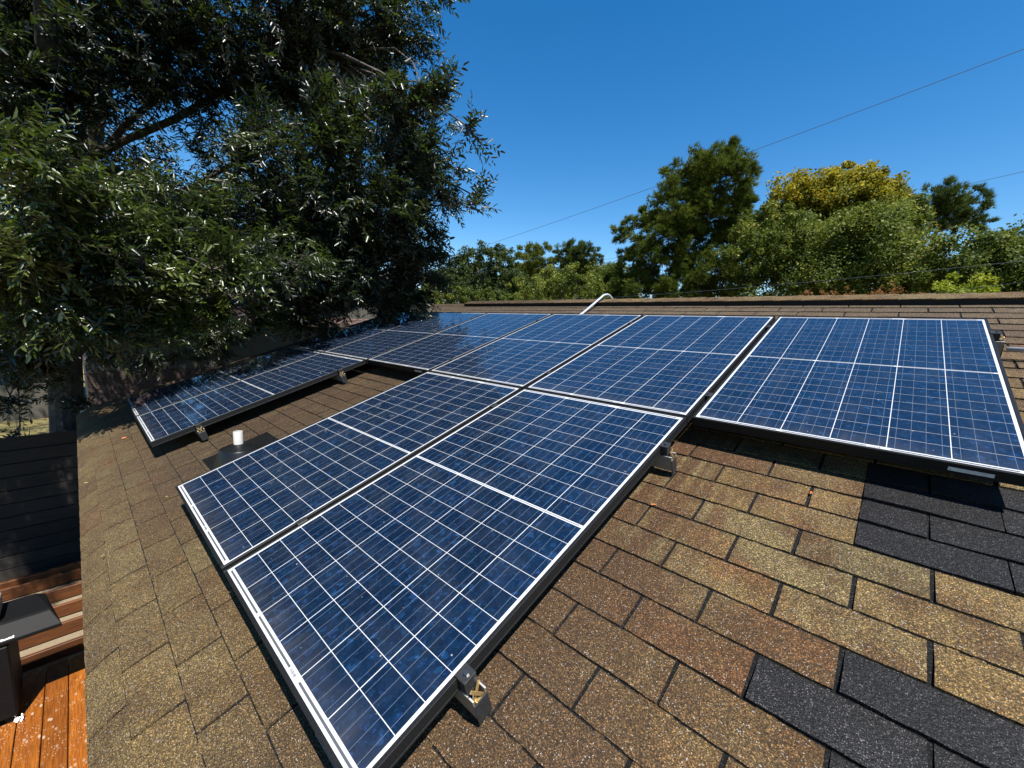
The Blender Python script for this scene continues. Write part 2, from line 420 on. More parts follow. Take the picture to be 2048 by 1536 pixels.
# ------------------------------------------------------------------ the house under the panels
U0, U1 = -6.1, 4.6
V_EAVE, V_RIDGE = -2.12, 2.66
def sag(v): return -1.6 * max(0.0, -1.97 - v) ** 2
def roof_n(v): return ROOF_N + sag(v)
HL = Vector((-0.8, 2.6, 0.0))
house = empty('house', HL)
tag(house, 'low house whose brown shingle roof carries the solar panels and some black replacement shingles', 'house')
def house_roof():
    b = MB(); E_, TW = 0.1275, 0.305
    # dark underlayer that shows in the slots
    vs = [V_EAVE + (V_RIDGE - V_EAVE) * i / 60 for i in range(61)]
    for i in range(60):
        b.quad((U0, vs[i], roof_n(vs[i]) - 0.0015), (U1, vs[i], roof_n(vs[i]) - 0.0015), (U1, vs[i+1], roof_n(vs[i+1]) - 0.0015), (U0, vs[i+1], roof_n(vs[i+1]) - 0.0015), 2)
    r = random.Random(21)
    for k in range(-24, 15):
        vb = -0.3725 - E_ * k; vt = vb + E_ + 0.002
        if k == 14: vb = V_EAVE - 0.012
        vt = min(vt, V_RIDGE)
        off = (0.331 if k % 2 == 0 else 0.483) + 0.006 * (r.random() - 0.5)
        m0 = math.floor((U0 - off) / TW); m1 = math.ceil((U1 - off) / TW)
        run = 0.4
        for mm in range(m0, m1):
            a, c = off + mm * TW, off + (mm + 1) * TW
            if c <= U0 or a >= U1: continue
            hg = 0.0046 + 0.0012 * r.random(); a2 = max(a + hg, U0); c2 = min(c - hg, U1)
            run = min(1, max(0, 0.5 * run + 0.5 * r.random() + (0.25 if r.random() < 0.13 else 0)))
            tone = run * 0.92 if r.random() > 0.3 else r.random()
            mi = 0
            if ((k in (0, -1, -2, -3)) and c > 0.7) or (k in (4, 6) and c > 0.7) or (k == 5 and c > 0.6): mi = 1
            nx, ny = 15, 4
            spans = [(a2, c2, mi)]
            if k in (0, -1, -2, -3):            # the new strips were cut in along one straight line
                if a2 < 0.60 and c2 > 0.64: spans = [(a2, 0.6195, 0), (0.6225, c2, 1)]
                elif mi == 1: spans = [(0.6225 if a < 0.65 else a2 - 0.0036, c2 + 0.0036, 1)]
                elif c2 > 0.60: spans = [(a2, 0.6195, 0)]
            for a2, c2, mi in spans:
                lift = 0.0050 + 0.0012 * r.random()
                if mi == 1: lift += 0.0035 + 0.002 * r.random()
                sk = 0.003 * (r.random() - 0.5)
                rows = []
                for j in range(ny):
                    f = (0.0, 0.5, 0.953, 1.0)[j]; row = []
                    for i in range(nx):
                        g = i / (nx - 1); u = a2 + (c2 - a2) * g; v = vb + (vt - vb) * f
                        if j == 0: v += 0.0027 * (r.random() - 0.5) + sk * (g - 0.5)
                        if i in (0, nx - 1): u += 0.0022 * (r.random() - 0.5)
                        wav = (0.0011 * math.sin(u * 9 + k * 2.1) + (0.0026 * math.sin(u * 14 + k) if mi == 1 and k <= 0 else 0)) * (1 - f)
                        row.append((u, v, roof_n(v) + lift * (1 - f) + 0.0006 + wav))
                    rows.append(row)
                flat = [p for row in rows for p in row]
                fs = [(j*nx+i, j*nx+i+1, (j+1)*nx+i+1, (j+1)*nx+i) for j in range(ny-1) for i in range(nx-1)]
                n0 = len(flat)
                flat += [(p[0], p[1] + 0.0006, roof_n(p[1]) - 0.003) for p in rows[0]]          # front edge
                fs += [(n0+i, n0+i+1, i+1, i) for i in range(nx-1)]
                n1 = len(flat)
                flat += [(row[0][0], row[0][1], roof_n(row[0][1]) - 0.003) for row in rows]
                fs += [(n1+j, j*nx, (j+1)*nx, n1+j+1) for j in range(ny-1)]
                n2 = len(flat)
                flat += [(row[-1][0], row[-1][1], roof_n(row[-1][1]) - 0.003) for row in rows]
                fs += [(n2+j+1, (j+1)*nx+nx-1, j*nx+nx-1, n2+j) for j in range(ny-1)]
                b.add(flat, fs, mi, tone)
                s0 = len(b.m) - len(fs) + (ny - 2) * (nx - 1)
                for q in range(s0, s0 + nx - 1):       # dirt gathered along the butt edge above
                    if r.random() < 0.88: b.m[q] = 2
    o = b.build('roof', [M['shingle'], M['shingle_dark'], M['slot']], house, rot=(PITCH, 0, 0))
    o.location = Vector((0, 0, Z0)) - HL
    tag(o, 'brown and tan three-tab shingles with a patch of new black ones')
    # far slope beyond the ridge
    R = PW(0, V_RIDGE, ROOF_N); b = MB()
    b.quad((U0, 0, 0), (U0, 4.6 * ca, -4.6 * sa), (U1, 4.6 * ca, -4.6 * sa), (U1, 0, 0))
    fr = b.build('roof', M['shingle'], house, loc=Vector((0, R.y + 0.0, R.z - 0.002)) - HL)
    # ridge caps at the bare end
    b = MB(); r = random.Random(3); u = U0
    while u < -4.52:
        t_ = r.random(); u2 = min(u + 0.15, -4.515)
        for sgn in (0, 1):
            pts = []
            for (uu, li) in ((u, 0.010), (u2, 0.004)):
                for d in (0.0, 0.125):
                    if sgn == 0: P = PW(uu, V_RIDGE - d, ROOF_N + li)
                    else: P = Vector((uu, R.y + d * ca, R.z - d * sa)) + Vector((0, sa * li, ca * li))
                    pts.append(P - HL)
            b.add(pts, ((0, 1, 3, 2),) if sgn else ((0, 2, 3, 1),), 0, t_)
            if sgn == 0:
                q = [pts[1], pts[3], PW(u2, V_RIDGE - 0.125, ROOF_N - 0.002) - HL, PW(u, V_RIDGE - 0.125, ROOF_N - 0.002) - HL]
                b.add(q, ((0, 3, 2, 1),), 1, t_)
        u = u2
    b.build('ridge_cap', [M['shingle'], M['vent_edge']], house)
    # ridge vent: raised, black open edge, capped with shingle pieces
    b = MB(); hw = 0.150; hn = 0.050
    def VP(u, d, n, side):
        if side == 0: return PW(u, V_RIDGE - d, ROOF_N + n) - HL
        return Vector((u, R.y + d * ca, R.z - d * sa)) + Vector((0, sa * n, ca * n)) - HL
    ua, ub = -4.5, U1
    for side in (0, 1):
        b.add([VP(ua, hw - .008, 0.0, side), VP(ub, hw - .008, 0.0, side), VP(ub, hw - .008, hn - .004, side), VP(ua, hw - .008, hn - .004, side)], ((0, 1, 2, 3),) if side == 0 else ((0, 3, 2, 1),), 1)
    b.add([VP(ua, hw - .008, 0, 0), VP(ua, 0, 0, 0), VP(ua, hw - .008, 0, 1), VP(ua, hw - .008, hn - .003, 1), VP(ua, 0, hn - .003, 0), VP(ua, hw - .008, hn - .003, 0)], ((0, 1, 4, 5), (1, 2, 3, 4)), 1)
    vent = b.build('ridge_vent', [M['shingle'], M['vent_edge']], house)
    b = MB(); u = ua - 0.01
    while u < ub:
        t_ = 0.25 + 0.3 * r.random(); u2 = min(u + 0.205, ub)
        for side in (0, 1):
            e0, e1 = hn + 0.001 * r.random(), hn + 0.0045 + 0.002 * r.random()
            p = [VP(u, 0, e0, side), VP(u2, 0, e1, side), VP(u2, hw + .004 * r.random(), e1, side), VP(u, hw + .004 * r.random(), e0, side)]
            d = Vector((0, 0, -0.005))
            b.add(p + [q + d for q in p], ((0, 3, 2, 1), (3, 7, 6, 2), (2, 6, 5, 1)) if side == 0 else ((0, 1, 2, 3), (3, 2, 6, 7), (1, 5, 6, 2)), 0, t_)
        u = u2
    b.build('cap_shingles', [M['shingle']], vent)
    # walls, fascia and soffit
    wall = plain('house_siding', (0.42, 0.40, 0.35), 0.8, scale=8); trim = plain('fascia_paint', (0.45, 0.43, 0.39), 0.7)
    b = MB(); Ye = PW(0, V_EAVE, ROOF_N)
    yb = 2 * R.y - (Ye.y + 0.45)
    b.box(U0 + 0.3, U1 - 0.3, Ye.y + 0.45, yb, 0, Ye.z - 0.1)
    gx = U0 + 0.3
    b.add([(gx, Ye.y + 0.45, Ye.z - 0.1), (gx, yb, Ye.z - 0.1), (gx, R.y, R.z - 0.08), (gx + 0.1, Ye.y + 0.45, Ye.z - 0.1), (gx + 0.1, yb, Ye.z - 0.1), (gx + 0.1, R.y, R.z - 0.08)], ((0, 2, 1), (3, 4, 5), (0, 3, 5, 2), (1, 2, 5, 4)))
    w = b.build('wall', wall, house, loc=-HL)
    b = MB(); b.box(U0 + 0.02, U1 - 0.02, Ye.y + 0.03, Ye.y + 0.05, Ye.z - 0.19, Ye.z - 0.045)
    b.build('fascia', trim, house, loc=-HL)
    b = MB(); b.box(U0 + 0.02, U1 - 0.02, Ye.y + 0.052, Ye.y + 0.448, Ye.z - 0.16, Ye.z - 0.145)
    b.build('soffit', trim, house, loc=-HL)
    # thickness of the roof along the rake
    b = MB()
    p = [PW(U0 + 0.01, V_EAVE + 0.03, ROOF_N - 0.006), PW(U0 + 0.01, V_RIDGE, ROOF_N - 0.006), PW(U0 + 0.01, V_RIDGE, ROOF_N - 0.15), PW(U0 + 0.01, V_EAVE + 0.03, ROOF_N - 0.15)]
    q = [x + Vector((0.025, 0, 0)) for x in p]
    b.add(p + q, ((0, 1, 2, 3), (7, 6, 5, 4), (0, 4, 5, 1), (3, 2, 6, 7), (0, 3, 7, 4), (1, 5, 6, 2)))
    b.build('rake_board', trim, house, loc=-HL)
house_roof()

# ------------------------------------------------------------------ solar panels
PWD, PLN, GAP_U, GAP_V = 1.0, 1.6858, 0.0198, 0.0074
LIP, FH = 0.0116, 0.040
def make_panel(label):
    root = empty('solar_panel'); rr = random.Random(8)
    fr = MB()
    def side(x0, x1, y0, y1):
        fr.bbox(x0, x1, y0, y1, -0.0300, 0.0, 0.0011)
        e = 0.0012
        fr.box(x0 + e, x1 - e, y0 + e, y1 - e, -0.0325, -0.0301)
        fr.bbox(x0, x1, y0, y1, -FH, -0.0326, 0.0008)
    side(0, LIP, 0, PLN); side(PWD - LIP, PWD, 0, PLN)
    side(LIP + .0001, PWD - LIP - .0001, 0, LIP); side(LIP + .0001, PWD - LIP - .0001, PLN - LIP, PLN)
    fr.build('frame', M['frame'], root)
    la = MB(); z = -0.0026
    la.box(LIP - .002, PWD - LIP + .002, LIP - .002, PLN - LIP + .002, z - 0.004, z, 0)
    cw, cg = 0.1571, 0.0027
    x0 = (PWD - 6 * cw - 5 * cg) / 2
    ch, rg, cbar = 0.0788, 0.0019, 0.0125
    tot = 20 * ch + 18 * rg + cbar; y0 = (PLN - tot) / 2
    ys = []; y = y0
    for j in range(20):
        ys.append(y); y += ch + (cbar if j == 9 else rg)
    zc = z + 0.0004; zb = z + 0.0007
    for i in range(6):
        xa = x0 + i * (cw + cg)
        ct = rr.random()
        for j in range(20):
            la.quad((xa, ys[j], zc), (xa + cw, ys[j], zc), (xa + cw, ys[j] + ch, zc), (xa, ys[j] + ch, zc), 1, min(1, max(0, 0.5 * rr.random() + 0.25 + 0.25 * ct)))
        for q in range(4):
            xb = xa + cw * (q + 0.5) / 4
            for j in range(20):
                la.quad((xb - .0006, ys[j] + .001, zb), (xb + .0006, ys[j] + .001, zb), (xb + .0006, ys[j] + ch - .001, zb), (xb - .0006, ys[j] + ch - .001, zb), 2)
                if j not in (9, 19):      # ribbon bridging the gap between cells is barely seen
                    pass
    # collector ribbons: three dashes along the short edges, a fine line in the centre bar
    cx = lambda i: x0 + i * (cw + cg)
    for yc in (LIP + (y0 - LIP) * 0.50, PLN - LIP - (y0 - LIP) * 0.50):
        for a, c in ((cx(0) + .006, cx(2) - .014), (cx(2) + .006, cx(4) - .055), (cx(4) + .010, cx(6) - .02)):
            la.quad((a, yc - .0028, zb), (c, yc - .0028, zb), (c, yc + .0028, zb), (a, yc + .0028, zb), 3)
    yc = ys[9] + ch + cbar / 2
    for a, c in ((cx(0) + .012, cx(2) - .014), (cx(2) + .010, cx(4) - .014), (cx(4) + .010, cx(6) - .016)):
        la.quad((a, yc - .0015, zb), (c, yc - .0015, zb), (c, yc + .0015, zb), (a, yc + .0015, zb), 3)
    la.build('laminate', [M['backsheet'], M['cell'], M['busbar'], M['ribbon']], root)
    bc = MB(); xx = cx(4) - .048; yc = LIP + (y0 - LIP) * 0.50
    for w in (.0012, .0008, .002, .0008, .0012, .003, .0012, .0008, .0022, .0035, .001):
        bc.quad((xx, yc - .0042, zb), (xx + w, yc - .0042, zb), (xx + w, yc + .0030, zb), (xx, yc + .0030, zb)); xx += w + .0016
    for q in range(3):
        bc.quad((xx + .004 + q * .0035, yc - .002 + q * .0012, zb), (xx + .0062 + q * .0035, yc - .002 + q * .0012, zb), (xx + .0062 + q * .0035, yc - .0008 + q * .0012, zb), (xx + .004 + q * .0035, yc - .0008 + q * .0012, zb))
    bc.build('barcode', M['print'], root)
    st = MB(); st.box(0.812, 0.912, -0.0010, -0.0004, -0.0285, -0.0155)
    st.build('frame_label', M['sticker'], root)
    bo = MB(); bo.box(0.4, 0.6, 1.35, 1.5, -0.055, -0.0402); bo.build('junction_box', M['frame'], root)
    tag(root, label, 'solar panel', 'blue solar panels mounted on the roof')
    return root
panel_spots = []
labels_up = ['rightmost panel of the upper row, wide in view beside the silver conduit',
             'upper-row panel second from the right, next to the rightmost one',
             'upper-row panel third from the right, above the dark bent conduit shadow side',
             'upper-row panel fourth from the right, over the open strip of bare shingles',
             'upper-row panel fifth from the right, darkened by the reflected oak',
             'leftmost upper-row panel at the far end under the oak']
labels_up[2] = 'upper-row panel third from right, above the left panel of the middle lower pair'
labels_low = {-1: 'nearest, largest panel in view, right one of the lower middle pair, barcode on its edge',
              -2: 'lower panel between the nearest panel and the white vent pipe',
              -4: 'sunlit right panel of the far lower pair behind the vent pipe',
              -5: 'far lower-left panel dappled by oak shade'}
proto = make_panel(labels_up[0])
k = 0
for col in range(0, -6, -1):
    o = proto if col == 0 else copy_tree(proto)
    o.location = PW(col * (1 + GAP_U), 0); o.rotation_euler = (PITCH, 0, 0)
    o['label'] = labels_up[-col]
for col in (-1, -2, -4, -5):
    o = copy_tree(proto)
    o.location = PW(col * (1 + GAP_U), -GAP_V - PLN); o.rotation_euler = (PITCH, 0, 0)
    o['label'] = labels_low[col]

# ------------------------------------------------------------------ rails with end clamps, mid clamps
def make_rail(u0, u1, v, label):
    root = empty('mounting_rail', PW(u1, v, ROOF_N), (PITCH, 0, 0))
    L = u0 - u1; b = MB(); w = 0.021
    b.box(L, 0, -w, w, 0.034, 0.0375); b.box(L, 0, -w, -w + .0035, 0.0376, 0.0985); b.box(L, 0, w - .0035, w, 0.0376, 0.0985)
    b.box(L, -0.07, -w + .0036, w - .0036, 0.094, 0.0984)
    b.build('channel', M['mill'], root)
    e = MB(); e.bbox(0.0002, 0.0035, -w - .001, w + .001, 0.018, 0.084, 0.001)
    e.build('end_cap', M['rail'], root)
    for s in (-1, 1):
        r = MB()
        y0 = s * (w - .0035) if s > 0 else -w - .0005
        r.bbox(-0.034, 0.003, min(y0, y0 + .0045), max(y0, y0 + .0045), 0.0986, 0.1010, 0.0005)
        r.build('rim', M['bare'], root)
    c = MB()
    for s in (-1, 1):
        mt = Matrix.Translation((-0.006, 0, 0.100)) @ Matrix.Rotation(math.radians(33 * s), 4, 'X')
        c.bbox(-0.002 + 0.0022 * s, 0.0015 + 0.0022 * s, -0.0042, 0.0042, -0.030, 0.028, 0.0006, mat=mt)
    c.bbox(-0.014, -0.002, -0.010, 0.010, 0.072, 0.078, 0.001)
    c.build('brass_clip', M['brass'], root)
    k = MB()
    k.bbox(-0.0447, -0.017, -0.019, 0.019, 0.0990, 0.1400, 0.0015)
    k.bbox(-0.0535, -0.015, -0.019, 0.019, 0.1402, 0.1447, 0.0012)
    ec = k.build('end_clamp', M['rail'], root)
    h = MB(); h.tube([(-0.029, 0, 0.1447), (-0.029, 0, 0.1515)], 0.0068, 6); h.tube([(-0.029, 0, 0.1446), (-0.029, 0, 0.1458)], 0.0095, 14)
    h.build('bolt', M['steel'], ec)
    n = max(2, int(abs(L) / 1.3))
    for i in range(n):
        x = L * (i + 0.5) / n; q = MB()
        q.bbox(x - .02, x + .02, -w - .007, -w - .0005, 0.004, 0.075, 0.001); q.bbox(x - .02, x + .02, -w - .06, -w - .0005, 0.0005, 0.0055, 0.001)
        q.build('foot', M['rail'], root)
    tag(root, label, 'rail', 'black mounting rails under the panels')
RV = {'up': (0.25, 1.42), 'low': (-1.405, -0.275)}
make_rail(-5.12, 1.045, 0.25, 'lower rail of the upper panel row, running under all six panels')
make_rail(-5.12, 1.045, 1.42, 'upper rail of the top row, ending beside the silver conduit at right')
make_rail(-2.06, 0.025, -1.405, 'rail with a brass clip sticking out at the lower end of the nearest panel')
make_rail(-2.06, 0.025, -0.275, 'rail end sticking out near the top corner of the nearest panel')
make_rail(-5.12, -3.034, -1.405, 'lower rail of the far left pair, its end left of the vent pipe')
make_rail(-5.12, -3.034, -0.275, 'upper rail of the far left pair, its end near the shaded open strip')
def make_clamp():
    root = empty('panel_clamp'); b = MB()
    b.bbox(-0.0170, 0.0170, -0.02, 0.02, 0.0006, 0.0042, 0.0012); b.box(-0.0075, 0.0075, -0.018, 0.018, -0.0395, 0.0005)
    b.build('clamp_plate', M['rail'], root)
    h = MB(); h.tube([(0, 0, 0.0042), (0, 0, 0.0105)], 0.0065, 6); h.build('bolt', M['steel'], root)
    return root
cl = None
for row, vv in RV.items():
    cols = (0, -1, -2, -3, -4) if row == 'up' else (-1, -4)
    for v in vv:
        for col in cols:
            if cl is None: cl = make_clamp(); o = cl
            else: o = copy_tree(cl)
            o.location = PW(col * (1 + GAP_U) - GAP_U / 2, v); o.rotation_euler = (PITCH, 0, 0)
            if row == 'up':
                lab = 'small black clamp %s in the %s seam of the upper row' % ('low' if v < 1 else 'high', ['rightmost', 'second from right', 'middle', 'second from left', 'leftmost'][-col])
            else:
                lab = 'small black clamp %s in the seam of the %s lower pair' % ('low' if v < -1 else 'high', 'middle' if col == -1 else 'far left')
            tag(o, lab, 'clamp', 'black clamps between panels')

# ------------------------------------------------------------------ vent pipe, conduits, litter
def plumbing_vent():
    u, v = -2.365, -1.35; base = PW(u, v, ROOF_N + 0.006)
    root = empty('vent_pipe', base)
    tag(root, 'short white plastic vent pipe rising from a black boot on the roof', 'vent pipe')
    RM = Matrix.Rotation(PITCH, 3, 'X')
    b = MB()
    b.bbox(-0.29, 0.22, -0.155, 0.26, -0.001, 0.0045, 0.001, mat=RM.to_4x4())
    seg = 40; rings = []
    def ring(fn): rings.append([fn(2 * math.pi * i / seg) for i in range(seg)])
    ring(lambda a: RM @ Vector((0.150 * math.cos(a) - 0.02, 0.142 * math.sin(a), 0.0040)))
    ring(lambda a: RM @ Vector((0.146 * math.cos(a) - 0.02, 0.138 * math.sin(a), 0.012)))
    ring(lambda a: Vector((0.110 * math.cos(a), 0.105 * math.sin(a), 0.072)))
    ring(lambda a: Vector((0.104 * math.cos(a), 0.099 * math.sin(a), 0.081)))
    ring(lambda a: Vector((0.088 * math.cos(a), 0.085 * math.sin(a), 0.085)))
    ring(lambda a: Vector((0.070 * math.cos(a), 0.068 * math.sin(a), 0.096)))
    ring(lambda a: Vector((0.042 * math.cos(a), 0.042 * math.sin(a), 0.103)))
    ring(lambda a: Vector((0.0290 * math.cos(a), 0.0290 * math.sin(a), 0.109)))
    fl = [p for r in rings for p in r]
    fs = [(j*seg+i, j*seg+(i+1) % seg, (j+1)*seg+(i+1) % seg, (j+1)*seg+i) for j in range(len(rings)-1) for i in range(seg)]
    b.add(fl, fs)
    o = b.build('boot', M['rubber'], root, smooth=True)
    md = o.modifiers.new('edge', 'EDGE_SPLIT'); md.split_angle = math.radians(35)
    b = MB(); r0, r1 = 0.0265, 0.0230; z0, z1 = 0.02, 0.190
    outer = [(r0, z0), (r0, z1 - .003), (r0 - .001, z1), (r1, z1), (r1, z0 + 0.05)]
    fl = [Vector((rr * math.cos(2*math.pi*i/seg), rr * math.sin(2*math.pi*i/seg), zz)) for rr, zz in outer for i in range(seg)]
    fs = [(j*seg+i, j*seg+(i+1) % seg, (j+1)*seg+(i+1) % seg, (j+1)*seg+i) for j in range(len(outer)-1) for i in range(seg)]
    b.add(fl, fs); o = b.build('pipe', M['pvc'], root, smooth=True)
    md = o.modifiers.new('edge', 'EDGE_SPLIT'); md.split_angle = math.radians(35)
plumbing_vent()

def conduits():
    b = MB(); R = PW(0, V_RIDGE, ROOF_N)
    base = PW(-1.98, 1.95, ROOF_N)
    pts = [PW(-1.98, 1.95, ROOF_N + 0.018), PW(-1.985, 2.12, ROOF_N + 0.022), PW(-2.0, 2.40, ROOF_N + 0.062), PW(-2.015, 2.62, ROOF_N + 0.094)]
    a = PW(-2.02, 2.70, ROOF_N + 0.105); back = Vector((0, ca, -sa))
    pts += [PW(-2.018, 2.66, ROOF_N + 0.100)]
    apex = Vector((-2.02, R.y + 0.06, R.z + 0.112))
    pts += [Vector((-2.02, R.y + 0.03, R.z + 0.108)), apex, apex + Vector((0, 0.05, -0.008)), apex + Vector((0, 0.10, -0.032)), apex + Vector((0, 0.2, -0.085)), apex + Vector((0, 0.9, -0.40))]
    b.tube([p - base for p in pts], 0.0125, 14)
    o = b.build('bent_conduit', M['galv'], smooth=True, loc=base)
    tag(o, 'thin grey metal conduit bent over the roof ridge', 'conduit')
    b = MB(); base = PW(1.06, 1.40, ROOF_N)
    b.tube([PW(1.06, 1.40, ROOF_N + 0.062) - base, PW(2.5, 1.40, ROOF_N + 0.062) - base, PW(4.3, 1.41, ROOF_N + 0.05) - base], 0.0125, 14)
    o = b.build('straight_conduit', M['galv'], smooth=True, loc=base)
    tag(o, 'straight silver conduit lying level at the right edge beside the rightmost panel', 'conduit')
conduits()

def litter():
    cols = {'orange': (0.40, 0.11, 0.04), 'tan': (0.26, 0.18, 0.08), 'rust': (0.45, 0.16, 0.06)}
    for (px, py, c, s, lab) in ((1622, 986, 'orange', 0.026, 'orange dead leaf bit lying on tan shingles below the rightmost panel'),
                                (1308, 1010, 'rust', 0.02, 'tiny rust-coloured leaf bit below the rail end near the panel corner'),
                                (248, 876, 'rust', 0.05, 'reddish dead leaf on shaded shingles left of the far lower pair'),
                                (172, 966, 'tan', 0.03, 'tan leaf lying near the eave on the left'),
                                (334, 994, 'tan', 0.028, 'tan leaf beside the left corner of the lower middle panel'),
                                (205, 1112, 'tan', 0.024, 'pale leaf on olive shingles near the eave, below the others'),
                                (655, 820, 'tan', 0.036, 'pale leaf on the open strip of brown shingles between panels'),
                                (706, 770, 'tan', 0.028, 'small pale leaf high on the open strip of shingles')):
        d = np.array([(px - 1024) / F_PX, (py - 768) / F_PX, 1.0]) @ RW
        nrm = np.array([0, -sa, ca]); p0 = np.array(PW(0, 0, ROOF_N + 0.010))
        t_ = np.dot(p0 - CAM, nrm) / np.dot(d, nrm); P = CAM + d * t_
        b = MB(); L = s; W = s * 0.3
        b.add([(-L/2, 0, 0), (-L/5, -W/2, .003), (L/4, -W/2.2, .004), (L/2, 0, .001), (L/4, W/2.2, .005), (-L/5, W/2, .004), (0, 0, -.001)],
              ((0, 1, 6), (1, 2, 6), (2, 3, 6), (3, 4, 6), (4, 5, 6), (5, 0, 6)))
        mt = plain('dead_leaf_' + c, cols[c], 0.7)
        o = b.build('fallen_leaf', mt, loc=P, rot=(PITCH, 0, random.random() * 6))
        tag(o, lab, 'leaf', 'dead leaves lying on the roof')
litter()

# ------------------------------------------------------------------ deck, fence, grill
def deck():
    root = empty('wooden_deck', (-3.0, -3.2, 0.0)); L = Vector((-3.0, -3.2, 0))
    tag(root, 'half finished orange stained deck with bare brown joists below the eave', 'deck')
    b = MB(); r = random.Random(6); y = -2.042
    while y > -5.0:
        b.bbox(-4.93 + 0.02 * r.random(), 1.2, y - 0.139, y, 0.166, 0.20, 0.004, tone=r.random(), mat=Matrix.Translation(-L)); y -= 0.1455
    b.build('decking', M['deck'], root)
    for i in range(-1, 6):
        x = -4.86 - 0.42 * i
        q = MB(); q.bbox(x - 0.02, x + 0.02, -5.0, -1.7, 0.02, 0.1655 if i < 1 else 0.166, 0.003, tone=r.random(), mat=Matrix.Translation(-L)); q.build('joist', M['joist'], root)
    q = MB(); q.bbox(-7.06, -7.0, -5.0, -1.7, 0.0, 0.23, 0.005, tone=0.9, mat=Matrix.Translation(-L)); q.build('rim_beam', M['joist'], root)
deck()
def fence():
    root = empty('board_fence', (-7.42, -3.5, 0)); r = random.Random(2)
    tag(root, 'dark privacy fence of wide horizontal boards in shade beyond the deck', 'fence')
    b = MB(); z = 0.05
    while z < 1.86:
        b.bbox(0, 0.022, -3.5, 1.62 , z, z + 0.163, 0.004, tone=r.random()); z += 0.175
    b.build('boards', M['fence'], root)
    q = MB(); q.box(-0.018, -0.004, -3.5, 1.6, 0.04, 1.84, tone=0.0); q.build('backing', M['fence'], root)  # unseen board added so no bright yard shows through the gaps
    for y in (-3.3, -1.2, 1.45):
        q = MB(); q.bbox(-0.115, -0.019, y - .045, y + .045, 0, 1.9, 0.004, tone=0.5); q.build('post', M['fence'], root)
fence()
def grill():
    L = Vector((-4.5, -2.75, 0.2)); root = empty('gas_grill', L)
    tag(root, 'black gas grill with a side shelf standing on the orange deck', 'grill')
    blk = plain('grill_enamel', (0.0042, 0.0042, 0.0044), 0.6, var=0.3, scale=60, spec=0.15); inox = plain('lid_steel', (0.50, 0.44, 0.42), 0.4, metal=0.6)
    pr = plain('white_print', (0.8, 0.8, 0.8), 0.6)
    b = MB(); b.bbox(-0.28, 0.22, -0.55, 0.29, 0.06, 0.70, 0.012); b.build('cabinet', blk, root)
    # side shelf: bevelled top with a sloping front panel
    b = MB(); y0, y1 = -0.55, 0.585
    prof = [(-0.31, 0.715), (-0.31, 0.795), (-0.285, 0.835), (0.10, 0.85), (0.125, 0.842), (0.225, 0.745), (0.225, 0.715)]
    vs = [(x, y0, z) for x, z in prof]
    for x, z in prof:
        yy = y1 - (0.06 if z > 0.8 else 0.0) - (0.10 if x < -0.25 else 0.0); vs.append((x, yy, z))
    n = len(prof); fs = [(i, (i+1) % n, n + (i+1) % n, n + i) for i in range(n)] + [tuple(range(n-1, -1, -1)), tuple(range(n, 2*n))]
    b.add(vs, fs); b.build('side_shelf', blk, root, bevel=0.006)
    b = MB(); b.bbox(-0.22, 0.08, -0.55, 0.245, 0.856, 0.98, 0.012); b.build('lid', inox, root)
    nrm = Vector((0.097, 0, 0.10)).normalized(); dn = Vector((0.10, 0, -0.097)).normalized(); o0 = Vector((0.125, 0, 0.842))
    k = MB(); c = o0 + dn * 0.06 + Vector((0, 0.20, 0)); k.tube([c, c + nrm * 0.012], 0.030, 24); k.tube([c + nrm * 0.012, c + nrm * 0.026], 0.019, 20); k.build('knob', inox, root, smooth=False)
    s = MB(); r = random.Random(5); y = 0.205
    for i in range(10):   # illegible white brand script
        w = 0.006 + 0.007 * r.random(); h = 0.009 + 0.008 * r.random()
        a = o0 + dn * 0.128 + Vector((0, y, 0)) + nrm * 0.0012
        s.add([a, a + Vector((0, w, 0)), a + Vector((0, w + .002, 0)) - dn * h, a + Vector((0, .002, 0)) - dn * h], ((0, 1, 2, 3),)); y += w + 0.0022
    s.build('nameplate', pr, root)
    for y in (-0.5, 0.25):
        for x in (-0.24, 0.18):
            q = MB(); q.tube([(x - .012, y, 0.0301), (x + .012, y, 0.0301)], 0.030, 14); q.build('wheel', blk, root)
    # crumpled white scrap by the foot of the cabinet
    b = MB(); r = random.Random(9)
    for i in range(7):
        p = Vector((r.uniform(-.04, .04), r.uniform(-.03, .03), 0.004)); q = Vector((r.uniform(-.03, .03), r.uniform(-.03, .03), r.uniform(.02, .055)))
        b.add([p, p + Vector((.02, .012, .003)), p + q + Vector((.01, .01, 0)), p + q], ((0, 1, 2, 3),))
    s = b.build('plastic_scrap', pr, loc=(-4.28, -2.475, 0.2)); tag(s, 'crumpled white plastic scrap on the deck at the foot of the grill', 'scrap')
grill()

